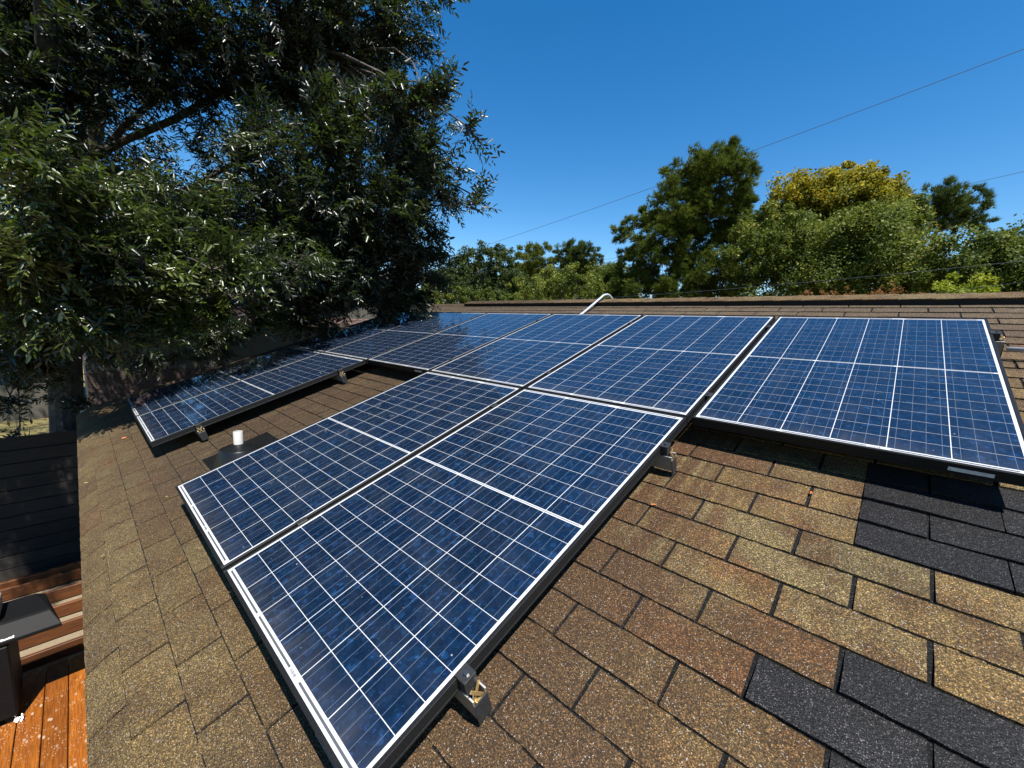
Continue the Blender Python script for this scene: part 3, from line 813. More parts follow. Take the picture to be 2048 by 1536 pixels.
# ------------------------------------------------------------------ foliage
def fast_mesh(name, verts, nface, corners, mats, tone, parent=None, loc=None, smooth=False):
    # verts (N,3); every face has `corners` consecutive entries in loop order given by index array
    idx, per = nface
    me = bpy.data.meshes.new(name)
    me.vertices.add(len(verts)); me.vertices.foreach_set('co', np.ascontiguousarray(verts, dtype=np.float32).ravel())
    me.loops.add(len(idx)); me.loops.foreach_set('vertex_index', np.ascontiguousarray(idx, dtype=np.int32))
    nf = len(idx) // per
    me.polygons.add(nf)
    me.polygons.foreach_set('loop_start', np.arange(0, nf * per, per, dtype=np.int32))
    me.materials.append(mats)
    me.update(calc_edges=True)
    a = me.attributes.new('tone', 'FLOAT', 'FACE'); a.data.foreach_set('value', np.ascontiguousarray(tone, dtype=np.float32))
    o = bpy.data.objects.new(name, me); C.objects.link(o)
    if parent is not None: o.parent = parent
    if loc is not None: o.location = loc
    return o
def norm(a): return a / np.maximum(np.linalg.norm(a, axis=-1, keepdims=True), 1e-9)
def rand_unit(n): return norm(rng.normal(size=(n, 3)))
def in_ball(n, power=0.5):
    return rand_unit(n) * (rng.random((n, 1)) ** power)

def leaves(base, axis, nrm, L, W, fold=0.25, curl=0.15):
    # lanceolate folded leaves: two quads each, sharing the midrib
    axis = norm(axis); side = norm(np.cross(nrm, axis)); up = np.cross(axis, side)
    L = L[:, None]; W = W[:, None]
    b = base; t = base + axis * L - up * L * curl
    def p(f, s): return base + axis * L * f + side * W * s * 0.5 + up * (W * fold * abs(s) - L * curl * f * f)
    V = np.stack([b, p(0.33, 1), p(0.72, 0.8), t, p(0.72, -0.8), p(0.33, -1)], 1)      # (N,6,3)
    n = len(base); o = (np.arange(n) * 6)[:, None]
    f = np.concatenate([o + np.array([[0, 3, 2, 1]]), o + np.array([[0, 5, 4, 3]])], 1).reshape(-1)
    return V.reshape(-1, 3), f

def twigs_mesh(a, c, r):
    ax = norm(c - a); s = norm(np.cross(ax, np.array([0.3, 0.2, 0.9]))); t = np.cross(ax, s)
    r = r[:, None]; V = []
    for k in range(3):
        an = 2 * math.pi * k / 3; off = (s * math.cos(an) + t * math.sin(an)) * r
        V.append(a + off)
    for k in range(3):
        an = 2 * math.pi * k / 3; off = (s * math.cos(an) + t * math.sin(an)) * r * 0.35
        V.append(c + off)
    V = np.stack(V, 1); n = len(a); o = (np.arange(n) * 6)[:, None]
    f = np.concatenate([o + np.array([[k, (k+1) % 3, 3 + (k+1) % 3, 3 + k]]) for k in range(3)], 1).reshape(-1)
    return V.reshape(-1, 3), f

def limb(b, p0, p1, r0, r1, bend=0.12, n=7, seg=7, rr=random):
    p0 = Vector(p0); p1 = Vector(p1); d = p1 - p0; L = d.length
    o1 = Vector((rr.uniform(-1, 1), rr.uniform(-1, 1), rr.uniform(0, 1.0))) * L * bend
    pts = []
    for i in range(n):
        f = i / (n - 1)
        w = Vector((rr.uniform(-1, 1), rr.uniform(-1, 1), rr.uniform(-1, 1))) * L * 0.014 * (0 < i < n - 1)
        pts.append(p0 + d * f + o1 * math.sin(math.pi * f) + w)
    b.tube(pts, [r0 + (r1 - r0) * (i / (n - 1)) ** 0.8 for i in range(n)], seg)
    return pts

def spray_foliage(starts, dirs, tlen, nleaf, Lrange, Wf, tones, droop=0.25):
    # twigs carrying alternate leaves
    S = len(starts); dirs = norm(dirs)
    bend = np.array([0, 0, -1.0]) * droop
    VL, FL, TL = [], [], []
    ref = norm(np.cross(dirs, rand_unit(S) + np.array([0, 0, 1.2])))
    upv = norm(np.cross(ref, dirs))
    upv = np.where(upv[:, 2:3] < 0, -upv, upv); ref = np.cross(dirs, upv)
    cnt = 0
    for j in range(nleaf):
        f = 0.15 + 0.85 * (j + rng.random(S) * 0.6) / nleaf
        f = f[:, None]
        pos = starts + dirs * tlen[:, None] * f + bend * (tlen[:, None] * f * f * 0.5)
        sgn = 1 if j % 2 == 0 else -1
        spread = 0.85 + 0.3 * rng.random((S, 1)) if j < nleaf - 1 else np.full((S, 1), 0.05)
        ax = norm(dirs * 0.75 + ref * sgn * spread + upv * (0.15 + 0.45 * rng.normal(size=(S, 1))) + rand_unit(S) * 0.22 + np.array([0, 0, -0.2]))
        nr = norm(upv + rand_unit(S) * 0.75)
        L = rng.uniform(*Lrange, S); W = L * Wf * rng.uniform(0.8, 1.25, S)
        v, fidx = leaves(pos, ax, nr, L, W)
        VL.append(v); FL.append(fidx + cnt); cnt += len(v)
        TL.append(np.repeat(np.clip(tones + rng.normal(size=S) * 0.12, 0, 1), 2))
    tv, tf = twigs_mesh(starts, starts + dirs * tlen[:, None] + bend * tlen[:, None] * 0.5, np.full(S, 0.0035))
    return np.concatenate(VL), np.concatenate(FL), np.concatenate(TL), tv, tf

def big_oak():
    base = np.array([-9.1, -2.13, 0.0])
    root = empty('oak_tree', Vector(base))
    tag(root, 'big dark leafy oak overhanging the left end of the roof', 'tree')
    # (px, py, distance, radius, sprays, leaf tone that paints sun and shade)
    clumps = []
    def K(px, py, D, r, n, tone=0.35, sub=None): clumps.append((at(px, py, D), r, n, tone))
    # high canopy, shade painted as a dark leaf tone
    for px, py, D, r, n in ((30, 20, 8, 1.15, 380), (160, 40, 7.8, 1.1, 380), (300, 20, 7.6, 1.1, 380), (430, 40, 7.6, 1.05, 380), (560, 30, 7.4, 1.0, 380), (680, 10, 7.2, .85, 300),
                            (760, 20, 7.0, .55, 130), (700, 90, 7.1, .5, 120), (600, 120, 7.4, .7, 200), (500, 130, 7.6, .75, 220), (380, 120, 7.8, .8, 240), (260, 80, 8, .7, 220), (120, 120, 8.2, .7, 190),
                            (40, 170, 8.4, .9, 230), (440, 190, 7.8, .5, 110), (540, 190, 7.5, .45, 100), (720, 140, 7.0, .25, 26), (790, 60, 6.9, .22, 18), (-120, 60, 7.5, 1.3, 300), (-100, 300, 7.0, 1.2, 300),
                            (80, -150, 8, 1.6, 450), (330, -170, 7.8, 1.6, 450), (560, -150, 7.4, 1.4, 380), (740, -140, 7.0, 1.0, 220),
                            (430, 285, 8.5, .25, 22), (110, 250, 9, .5, 80)):
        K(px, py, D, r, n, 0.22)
    # right-hand mass
    for px, py, D, r, n in ((560, 280, 7.2, .55, 130), (650, 260, 7.0, .55, 140), (740, 240, 6.8, .45, 100), (810, 230, 6.7, .38, 70), (520, 370, 7.4, .65, 190), (620, 360, 7.1, .7, 230), (720, 340, 6.9, .65, 200),
                            (800, 330, 6.7, .5, 120), (850, 300, 6.6, .32, 46), (600, 450, 7.2, .75, 260), (700, 440, 7, .75, 260), (790, 430, 6.9, .6, 170), (560, 530, 7.3, .75, 250), (660, 540, 7.2, .75, 260), (760, 530, 7.1, .65, 220),
                            (830, 500, 7.0, .42, 90), (820, 560, 7.4, .4, 90), (740, 600, 7.6, .5, 130), (650, 620, 7.6, .5, 120), (860, 420, 6.7, .3, 34), (855, 530, 7.0, .3, 60), (845, 580, 7.2, .28, 50), (870, 370, 6.8, .3, 40), (800, 585, 7.3, .4, 90),
                            (900, 210, 6.5, .26, 20), (940, 255, 6.4, .2, 12), (900, 330, 6.5, .2, 12), (920, 410, 6.4, .24, 17), (965, 400, 6.3, .16, 9), (840, 165, 6.5, .28, 22), (800, 185, 6.6, .28, 24), (870, 480, 6.8, .18, 12)):
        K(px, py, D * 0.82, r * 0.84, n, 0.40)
    # boughs reaching towards the viewer, sunlight painted as a bright leaf tone
    for px, py, D, r, n in ((40, 380, 4.7, .42, 60), (130, 400, 4.8, .45, 70), (60, 480, 4.8, .55, 120), (170, 490, 5.0, .55, 130), (280, 470, 5.2, .5, 110), (60, 560, 4.9, .5, 120), (170, 570, 5.1, .5, 130), (280, 560, 5.3, .5, 120),
                            (380, 540, 5.5, .45, 100), (380, 600, 5.6, .35, 70), (460, 600, 5.6, .35, 60), (510, 640, 5.6, .24, 32), (300, 620, 5.4, .3, 50), (430, 480, 5.6, .45, 90), (120, 330, 4.8, .3, 22), (20, 290, 4.6, .22, 14),
                            (235, 670, 5.1, .18, 16), (360, 420, 5.6, .35, 44), (240, 700, 5.0, .07, 4), (200, 620, 5.0, .28, 34)):
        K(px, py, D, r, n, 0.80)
    # deep interior behind everything, shade painted as near-black leaves
    for px, py, D, r, n in ((60, 330, 9.5, 1.3, 330), (220, 360, 9.5, 1.2, 330), (360, 380, 9.5, 1.1, 300), (480, 420, 9, 1.0, 260), (100, 520, 9.8, 1.2, 300), (260, 530, 9.8, 1.2, 300), (420, 540, 9.4, 1.0, 260), (560, 480, 8.6, .9, 220),
                            (700, 480, 8.3, .8, 200), (560, 600, 8.8, .5, 90), (450, 640, 9, .4, 70), (200, 640, 9.4, .5, 60), (330, 660, 9, .4, 50), (60, 640, 9.2, .5, 60), (40, 760, 8.6, .45, 50), (90, 780, 8.8, .3, 26), (380, 700, 8.6, .25, 24), (250, 740, 8.6, .25, 18), (430, 690, 8.4, .3, 36),
                            (40, 850, 9.0, .35, 30)):
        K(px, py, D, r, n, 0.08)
    # the rest of the crown, above and behind what the view shows
    for i in range(46):
        p = np.array([rng.uniform(-15.5, -6.0), rng.uniform(-7.5, 3.5), rng.uniform(5.2, 10.5)])
        d = (p - CAM) @ RW.T
        if d[2] > 0 and ((1024 + F_PX * d[0] / d[2] - 320) / 300) ** 2 + ((768 + F_PX * d[1] / d[2] - 220) / 190) ** 2 < 1: continue   # the crown is open here
        clumps.append((p, 1.35, 170, 0.12))  # dark leaf tone paints the crown's shade
    for i in range(16):
        p = np.array([rng.uniform(-12.2, -9.2), rng.uniform(-1.6, 2.2), rng.uniform(4.0, 5.9)])
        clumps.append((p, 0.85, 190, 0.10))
    for us, vs_, n_, r_, c_ in ((-5.8, -2.0, 1.25, .42, 90), (-5.2, -2.0, 1.3, .42, 90), (-5.5, -1.5, 1.35, .45, 100), (-5.0, -1.3, 1.3, .42, 80), (-4.9, -0.8, 1.2, .42, 80), (-4.75, -0.3, 1.15, .4, 70),
                                (-5.6, -0.9, 1.5, .5, 100), (-5.4, -0.2, 1.4, .5, 100), (-5.2, 0.6, 1.2, .45, 90), (-5.0, 1.2, 1.0, .4, 70), (-5.6, 1.6, 1.0, .4, 70), (-6.0, -2.4, 1.6, .5, 90)):
        clumps.append((np.array(PW(us + 0.5 * n_, vs_ + 0.128 * n_, n_ + ROOF_N)), r_, int(c_ * 1.6), 0.55))
    for p in ((-5.1, -3.0, 5.3), (-5.6, -2.6, 5.7), (-4.9, -3.7, 5.6), (-5.9, -3.5, 6.1), (-5.4, -4.3, 5.8), (-6.4, -2.4, 6.2)):  # unseen clumps added to keep the sun off the fence
        clumps.append((np.array(p), 0.75, 300, 0.3))
    for px, py, D, r, n in ((640, 180, 9, .9, 200), (720, 230, 9, .8, 200), (780, 300, 9, .75, 200), (700, 330, 9.5, 1.0, 260), (800, 400, 9.2, .7, 180), (790, 480, 9.4, .7, 180), (640, 420, 9.6, 1.0, 260),
                            (820, 250, 8.6, .5, 90), (850, 350, 8.6, .4, 60), (560, 250, 9.6, .7, 110), (720, 560, 9.6, .7, 180), (830, 560, 9.0, .5, 110), (770, 600, 9, .5, 110), (720, 90, 8.6, .7, 150), (640, 560, 9, .8, 200), (760, 160, 8.6, .4, 60)):
        clumps.append((at(px, py, D), r, n, 0.3))
    for px, py, D, r, n in ((15, 640, 6.0, .34, 110), (40, 690, 6.2, .3, 80), (70, 655, 6.3, .3, 80), (10, 730, 6.6, .26, 50), (30, 650, 7.0, .42, 80), (110, 640, 7.2, .42, 80), (60, 720, 7.4, .38, 60), (180, 690, 8.0, .35, 46), (20, 790, 8.0, .3, 36), (100, 800, 8.2, .22, 22), (450, 660, 7.2, .3, 50), (560, 640, 7.4, .3, 50), (600, 620, 7.4, .35, 70), (300, 690, 7.6, .25, 28), (370, 660, 7.4, .3, 40)):
        clumps.append((at(px, py, D), r, n, 0.3))
    tb = MB(); rr = random.Random(12)
    B = Vector(base)
    trunk = [Vector((0, 0, 0)), Vector((0.02, 0.0, 1.0)), Vector((-0.02, 0.04, 2.0)), Vector((0.05, 0.1, 3.2)), Vector((0.2, 0.22, 4.4)), Vector((0.5, 0.5, 5.8)), Vector((0.8, 0.9, 7.4))]
    tb.tube(trunk, [0.27, 0.215, 0.20, 0.195, 0.175, 0.14, 0.09], 14)
    tb.build('trunk', M['bark'], root)
    bb = MB()
    hubs = [Vector(at(110, 150, 8.3)) - B, Vector(at(520, 300, 8.0)) - B, Vector(at(250, 480, 7.2)) - B, Vector(at(640, 420, 7.6)) - B, Vector(at(420, 90, 7.9)) - B, Vector(at(640, 110, 7.5)) - B, Vector(at(300, 420, 8.6)) - B]
    starts_ = [trunk[5], trunk[4], trunk[3], trunk[4], trunk[5], trunk[5], trunk[3]]
    for h, s in zip(hubs, starts_):
        limb(bb, s, h, 0.055, 0.028, 0.16, 8, 8, rr)
    limb(bb, Vector(at(100, 130, 7.0)) - B, Vector(at(85, -60, 6.6)) - B, 0.075, 0.055, 0.05, 6, 8, rr)
    ST, DR, TN, TT = [], [], [], []
    for c, r, n, tone in clumps:
        cc = Vector(c) - B
        h = min(hubs + [trunk[4], trunk[5], trunk[6]], key=lambda q: (q - cc).length)
        limb(bb, h, cc, 0.017, 0.008, 0.12, 6, 5, rr)
        nb = max(2, int(n / 26))
        subs = in_ball(nb, 0.45) * r * np.array([1, 1, 0.85])
        for s in subs:
            limb(bb, cc, cc + Vector(s), 0.009, 0.004, 0.14, 4, 4, rr)
        which = rng.integers(0, nb, n)
        local = subs[which] + in_ball(n, 0.6) * r * 0.42
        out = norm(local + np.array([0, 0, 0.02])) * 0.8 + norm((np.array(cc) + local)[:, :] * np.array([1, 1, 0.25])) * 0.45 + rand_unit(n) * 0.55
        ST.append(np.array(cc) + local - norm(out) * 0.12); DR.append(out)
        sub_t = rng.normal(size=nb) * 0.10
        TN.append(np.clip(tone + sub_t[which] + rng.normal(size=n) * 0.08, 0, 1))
    bb.build('limbs', M['bark'], root)
    ST = np.concatenate(ST); DR = np.concatenate(DR); TN = np.concatenate(TN)
    tl = rng.uniform(0.20, 0.44, len(ST))
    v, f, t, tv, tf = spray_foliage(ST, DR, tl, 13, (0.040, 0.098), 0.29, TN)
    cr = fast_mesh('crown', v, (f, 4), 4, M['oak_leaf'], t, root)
    cr.data.polygons.foreach_set('use_smooth', np.ones(len(cr.data.polygons), dtype=bool))
    fast_mesh('twigs', tv, (tf, 4), 4, M['bark'], np.full(len(tf) // 4, 0.5), root)
big_oak()

def cards(pos, nrm_bias, size, aspect=0.6):
    n = len(pos); nr = norm(rand_unit(n) + nrm_bias); ax = norm(np.cross(nr, rand_unit(n)))
    sd = np.cross(nr, ax); L = size[:, None]; W = L * aspect
    V = np.stack([pos - ax * L * .5, pos + sd * W * .5 - nr * L * .08, pos + ax * L * .5, pos - sd * W * .5 - nr * L * .08], 1)
    return V.reshape(-1, 3), np.arange(n * 4)

def far_tree(name, label, clumps, base, mat, leaf=(0.10, 0.2), dens=260, trunk_r=0.2, trunk_top=None, group=None, tone=0.5, cat='tree', fine=1.0, trunk_mat='bark', extra=None):
    B = Vector(base); root = empty(name, B); tag(root, label, cat, group)
    P, T, N = [], [], []
    tb = MB(); rr = random.Random(len(label) + len(clumps)); bb = MB()
    top = Vector(trunk_top) - B if trunk_top is not None else Vector(np.mean([c for c, r, t in clumps], 0)) - B
    pts = [Vector((0, 0, 0)), top * 0.35 + Vector((rr.uniform(-.1, .1), rr.uniform(-.1, .1), 0)), top * 0.7, top]
    tb.tube(pts, [trunk_r * 1.2, trunk_r, trunk_r * 0.75, trunk_r * 0.35], 9)
    tb.build('trunk', M[trunk_mat], root)
    for c, r, tn in clumps:
        cc = np.array(c) - np.array(base)
        zf = min(0.95, max(0.15, cc[2] / max(top.z, 1) * 0.75))
        limb(bb, top * zf, Vector(cc), trunk_r * 0.35, 0.02, 0.08, 5, 5, rr)
        ns = max(6, int(16 * r ** 1.3)); subs = in_ball(ns, 0.36) * r * rng.uniform(0.9, 1.28, (ns, 1)) * np.array([1, 1, 0.85]); ds = rng.normal(size=ns) * 0.13
        n = int(dens * 3.6 * r * r * fine); w = rng.integers(0, ns, n)
        loc = subs[w] + in_ball(n, 0.55) * r * rng.uniform(0.20, 0.48, ns)[w][:, None] * np.array([1, 1, 0.85])
        P.append(cc + loc); T.append(np.clip(tn + ds[w] + rng.normal(size=n) * 0.10, 0, 1)); N.append(norm(loc) * 0.5 + np.array([0, 0, 0.5]))
    bb.build('limbs', M[trunk_mat], root)
    P = np.concatenate(P); T = np.concatenate(T); N = np.concatenate(N)
    v, f = cards(P, N, rng.uniform(*leaf, len(P)))
    fast_mesh('crown', v, (f, 4), 4, mat, T, root)
    return root

def pine_tree(name, label, clumps, base, mat, dens=60, needle=0.28, trunk_r=0.25, trunk_pts=None, group=None):
    B = Vector(base); root = empty(name, B); tag(root, label, 'tree', group)
    tb = MB(); bb = MB(); rr = random.Random(len(label))
    tp = [Vector(p) - B for p in trunk_pts]
    tb.tube(tp, [trunk_r * (1 - 0.8 * i / (len(tp) - 1)) for i in range(len(tp))], 9); tb.build('trunk', M['bark'], root)
    P, D, T = [], [], []
    for c, r, tn in clumps:
        cc = np.array(c) - np.array(base)
        zt = cc[2] - 0.35 * r
        q = min(tp, key=lambda p: abs(p.z - zt) + 0.2 * (p - Vector(cc)).length)
        limb(bb, q, Vector(cc), trunk_r * 0.22, 0.03, 0.06, 6, 5, rr)
        ns = max(6, int(15 * r ** 1.3)); subs = in_ball(ns, 0.36) * r * np.array([1.18, 1.18, 0.78]); ds = rng.normal(size=ns) * 0.14
        for s in subs[::2]: limb(bb, Vector(cc) * 1.0, Vector(cc + s), 0.025, 0.01, 0.1, 4, 4, rr)
        n = int(dens * 2.3 * r * r); w = rng.integers(0, ns, n)
        loc = subs[w] + in_ball(n, 0.5) * r ** 0.7 * rng.uniform(0.22, 0.46, ns)[w][:, None] * np.array([1, 1, 0.8])
        P.append(cc + loc); D.append(norm(norm(loc) * 0.7 + np.array([0, 0, 0.65]) + rand_unit(n) * 0.45)); T.append(np.clip(tn + ds[w] + rng.normal(size=n) * 0.08, 0, 1))
    bb.build('limbs', M['bark'], root)
    P = np.concatenate(P); D = np.concatenate(D); T = np.concatenate(T); n = len(P)
    VV, FF, TT = [], [], []; cnt = 0
    for k in range(16):       # each tuft is a burst of needles
        d = norm(D + rand_unit(n) * 0.85); s = norm(np.cross(d, rand_unit(n)))
        L = needle * rng.uniform(0.75, 1.15, (n, 1)); W = 0.016
        a = P - D * needle * 0.25 * rng.random((n, 1))
        V = np.stack([a + s * W, a + d * L, a - s * W], 1); VV.append(V.reshape(-1, 3)); FF.append(np.arange(n * 3) + cnt); cnt += n * 3; TT.append(T)
    fast_mesh('crown', np.concatenate(VV), (np.concatenate(FF), 3), 3, mat, np.concatenate(TT), root)
    return root

G_pine = leaf_mat('pine_needles', (0.020, 0.034, 0.005), (0.085, 0.108, 0.013), (0.200, 0.205, 0.026), 0.25, 0.6, 0.15, (0.10, 0.16, 0.02))
G_pine_d = leaf_mat('dark_pine_needles', (0.016, 0.028, 0.006), (0.052, 0.076, 0.013), (0.115, 0.135, 0.024), 0.2, 0.6, 0.15, (0.08, 0.13, 0.02))
G_yel = leaf_mat('yellowing_leaves', (0.034, 0.055, 0.006), (0.120, 0.135, 0.008), (0.290, 0.240, 0.010), 0.35, 0.6, 0.2, (0.35, 0.25, 0.02))
G_mid = leaf_mat('mid_green_leaves', (0.022, 0.038, 0.005), (0.082, 0.104, 0.012), (0.230, 0.220, 0.034), 0.30, 0.55, 0.2, (0.16, 0.22, 0.03))
G_dk = leaf_mat('dark_evergreen_leaves', (0.015, 0.026, 0.006), (0.040, 0.058, 0.011), (0.095, 0.110, 0.020), 0.2, 0.55, 0.2, (0.09, 0.14, 0.03))
G_br = leaf_mat('bright_lime_leaves', (0.05, 0.08, 0.005), (0.14, 0.17, 0.008), (0.26, 0.27, 0.02), 0.4, 0.55, 0.2, (0.35, 0.42, 0.03))
G_dead = leaf_mat('dead_brown_leaves', (0.05, 0.030, 0.010), (0.13, 0.062, 0.018), (0.26, 0.13, 0.04), 0.3, 0.6, 0.2, (0.4, 0.2, 0.05))

def cl(lst, D, jit=0.06):
    out = []
    for (px, py, rp, tn) in lst:
        d = D * (1 + rng.uniform(-jit, jit)); out.append((at(px, py, d), rp * d / F_PX, tn))
    return out
def gnd(px, D):
    p = at(px, 700, D); return (p[0], p[1], 0.0)

def backdrop():
    # big leaning pine
    D = 34
    L = [(1450, 318, 34, .45), (1410, 330, 36, .5), (1485, 345, 24, .4), (1370, 345, 30, .55), (1440, 365, 44, .4), (1395, 380, 44, .5), (1340, 385, 28, .55), (1485, 400, 26, .4), (1360, 425, 46, .5), (1430, 425, 50, .42),
         (1310, 430, 26, .55), (1480, 450, 36, .35), (1270, 455, 22, .5), (1240, 465, 18, .45), (1330, 470, 44, .5), (1400, 480, 54, .45), (1460, 500, 44, .35), (1275, 495, 20, .5), (1250, 510, 16, .5), (1320, 520, 46, .42), (1380, 540, 50, .4),
         (1440, 560, 50, .32), (1270, 550, 40, .4), (1215, 570, 34, .35), (1300, 580, 44, .35), (1230, 600, 40, .3), (1340, 600, 50, .3), (1400, 610, 50, .3)]
    pine_tree('pine_tree', 'tall shaggy pine leaning right, highest of the trees beyond the ridge', cl(L, D), gnd(1345, D), G_pine, 150, 0.30, 0.30,
              [gnd(1345, D), at(1345, 600, D), at(1355, 520, D), at(1385, 440, D), at(1425, 360, D), at(1445, 315, D)], 'trees beyond the ridge')
    D = 50
    L = [(1850, 405, 20, .5), (1885, 393, 22, .55), (1920, 403, 20, .5), (1946, 426, 17, .45), (1865, 425, 18, .4), (1905, 422, 22, .4), (1957, 450, 11, .4), (1928, 446, 15, .35), (1832, 422, 13, .4), (1900, 448, 12, .3), (1880, 455, 10, .3), (1838, 512, 16, .3), (1862, 530, 20, .3)]
    pine_tree('pine_tree', 'umbrella-topped pine with bare crooked trunk at right of the yellow tree', cl(L, D), gnd(1855, D), G_pine_d, 120, 0.34, 0.26,
              [gnd(1855, D), at(1855, 560, D), at(1858, 500, D), at(1872, 465, D), at(1890, 430, D), at(1895, 400, D)], 'trees beyond the ridge')
    D = 58
    L = [(1150, 495, 22, .5), (1125, 508, 18, .45), (1175, 505, 20, .45), (1150, 520, 24, .4), (1190, 520, 14, .4), (1115, 525, 14, .4), (1170, 535, 18, .35)]
    pine_tree('pine_tree', 'small round-topped pine standing left of the tall pine', cl(L, D), gnd(1155, D), G_pine_d, 130, 0.36, 0.2,
              [gnd(1155, D), at(1153, 560, D), at(1152, 520, D), at(1150, 490, D)], 'trees beyond the ridge')
    L = [(1060, 503, 20, .6), (1085, 500, 15, .6), (1045, 520, 18, .5), (1080, 522, 20, .5), (1065, 540, 20, .4)]
    pine_tree('pine_tree', 'light green pine behind the dark bushy oak at left', cl(L, D), gnd(1065, D), G_pine, 130, 0.36, 0.2,
              [gnd(1065, D), at(1065, 560, D), at(1066, 530, D), at(1068, 498, D)], 'trees beyond the ridge')
    D = 64
    L = [(2015, 490, 22, .4), (2045, 486, 20, .4), (1990, 492, 14, .4), (2030, 510, 24, .3)]
    pine_tree('pine_tree', 'distant dark pine top at the far right edge', cl(L, D), gnd(2025, D), G_pine_d, 110, 0.4, 0.2,
              [gnd(2025, D), at(2025, 560, D), at(2025, 520, D), at(2020, 485, D)], 'trees beyond the ridge')
    # yellowing tree
    D = 44
    L = [(1575, 385, 30, .75), (1610, 372, 30, .85), (1650, 378, 30, .75), (1690, 362, 30, .9), (1730, 372, 30, .8), (1768, 392, 28, .7), (1590, 415, 34, .55), (1640, 415, 40, .5), (1700, 405, 40, .55), (1755, 425, 36, .45), (1795, 430, 26, .45),
         (1560, 440, 30, .35), (1620, 450, 50, .25), (1690, 455, 50, .25), (1760, 465, 44, .3), (1600, 500, 50, .2), (1680, 510, 50, .2), (1760, 520, 50, .2), (1790, 480, 24, .6)]
    far_tree('broadleaf_tree', 'broad tree with golden yellow autumn crown top beyond the ridge', cl(L, D), gnd(1680, D), G_yel, (0.16, 0.30), 300, 0.25, at(1680, 420, D), 'trees beyond the ridge')
    # green tree before it
    D = 30
    L = [(1520, 455, 34, .5), (1555, 450, 36, .55), (1500, 500, 40, .4), (1560, 500, 50, .5), (1620, 470, 44, .55), (1680, 470, 44, .55), (1740, 450, 40, .55), (1790, 440, 34, .55), (1825, 450, 20, .5), (1640, 520, 60, .5), (1720, 510, 60, .5), (1790, 490, 46, .5), (1520, 555, 50, .35), (1600, 570, 60, .4), (1690, 570, 60, .4), (1770, 560, 55, .4), (1830, 530, 34, .45), (1820, 580, 40, .4)]
    far_tree('broadleaf_tree', 'wide mid green tree in front of the yellow tree', cl(L, D), gnd(1650, D), G_mid, (0.11, 0.20), 480, 0.22, at(1660, 500, D), 'trees beyond the ridge')
    D = 27
    L = [(1890, 540, 40, .55), (1940, 525, 44, .45), (1990, 520, 44, .4), (2040, 520, 44, .35), (1910, 580, 40, .5), (2010, 565, 46, .3), (2060, 560, 46, .3), (2110, 530, 60, .3), (1965, 560, 40, .4), (2120, 580, 60, .3)]
    far_tree('broadleaf_tree', 'olive green spreading tree at the right edge under the distant pine', cl(L, D), gnd(1990, D), G_mid, (0.10, 0.18), 480, 0.2, at(1990, 540, D), 'trees beyond the ridge')
    # low growth just over the ridge
    D = 19
    far_tree('lime_shrub', 'bright yellow-green shrub top showing over the ridge at right', cl([(1900, 590, 24, .6), (1940, 585, 28, .65), (1985, 588, 26, .6), (1960, 600, 34, .5), (1915, 605, 30, .45), (2030, 605, 26, .3)], D), gnd(1945, D), G_br, (0.07, 0.13), 700, 0.06, None, 'shrubs along the ridge', cat='shrub')
    far_tree('dry_shrub', 'shrub with brown dead leaves showing over the ridge behind the panels', cl([(1620, 594, 14, .5), (1655, 590, 13, .6), (1700, 590, 16, .6), (1745, 584, 16, .6), (1785, 582, 14, .65), (1810, 592, 18, .5), (1680, 605, 26, .3), (1770, 605, 26, .3)], 20), gnd(1720, 20), G_dead, (0.07, 0.13), 230, 0.05, None, 'shrubs along the ridge', cat='shrub')
    # left of the pine
    D = 42
    L = [(900, 585, 30, .4), (950, 590, 30, .35), (1000, 590, 34, .35), (1040, 580, 28, .4), (945, 515, 26, .4), (980, 508, 26, .4), (1010, 515, 24, .4), (920, 540, 26, .35), (960, 545, 34, .35), (1005, 545, 32, .35), (1035, 555, 24, .4), (935, 575, 30, .3), (980, 580, 36, .3), (895, 560, 22, .4), (870, 570, 20, .45)]
    far_tree('broadleaf_tree', 'dark bushy evergreen oak left of the small round pine', cl(L, D), gnd(965, D), G_dk, (0.14, 0.26), 330, 0.22, at(965, 540, D), 'trees beyond the ridge')
    D = 28
    L = [(1060, 570, 28, .55), (1100, 560, 30, .6), (1140, 560, 30, .55), (1175, 568, 26, .5), (1030, 590, 28, .45), (1080, 595, 36, .45), (1130, 595, 36, .5), (1180, 600, 30, .4), (1200, 575, 18, .4)]
    far_tree('broadleaf_tree', 'light green bushy tree low over the ridge below the round pine', cl(L, D), gnd(1110, D), G_mid, (0.09, 0.16), 560, 0.14, None, 'trees beyond the ridge')
    D = 26
    L = [(905, 580, 22, .45), (940, 590, 24, .35), (975, 598, 22, .35), (880, 598, 22, .5), (920, 605, 24, .4), (860, 580, 14, .5), (1010, 604, 20, .4)]
    far_tree('broadleaf_tree', 'mottled green bush above the bare left end of the ridge', cl(L, D), gnd(920, D), G_mid, (0.09, 0.15), 560, 0.1, None, 'trees beyond the ridge')
    for px0, D, G, lab in ((905, 60, G_dk, 'distant green tree in the band behind the dark evergreen oak'), (1030, 64, G_mid, 'distant pale green tree in the gap left of the round pine'),
                           (1110, 70, G_dk, 'distant dark tree filling the gap right of the light pine'), (1205, 62, G_mid, 'distant green tree between the round pine and the tall pine')):
        L = [(px0 + rng.uniform(-48, 48), 562 + rng.uniform(-16, 34), rng.uniform(20, 32), rng.uniform(.3, .55)) for q in range(13)]
        far_tree('broadleaf_tree', lab, cl(L, D), gnd(px0, D), G, (0.2, 0.36), 190, 0.2, at(px0, 575, D), 'trees beyond the ridge')
    D = 15
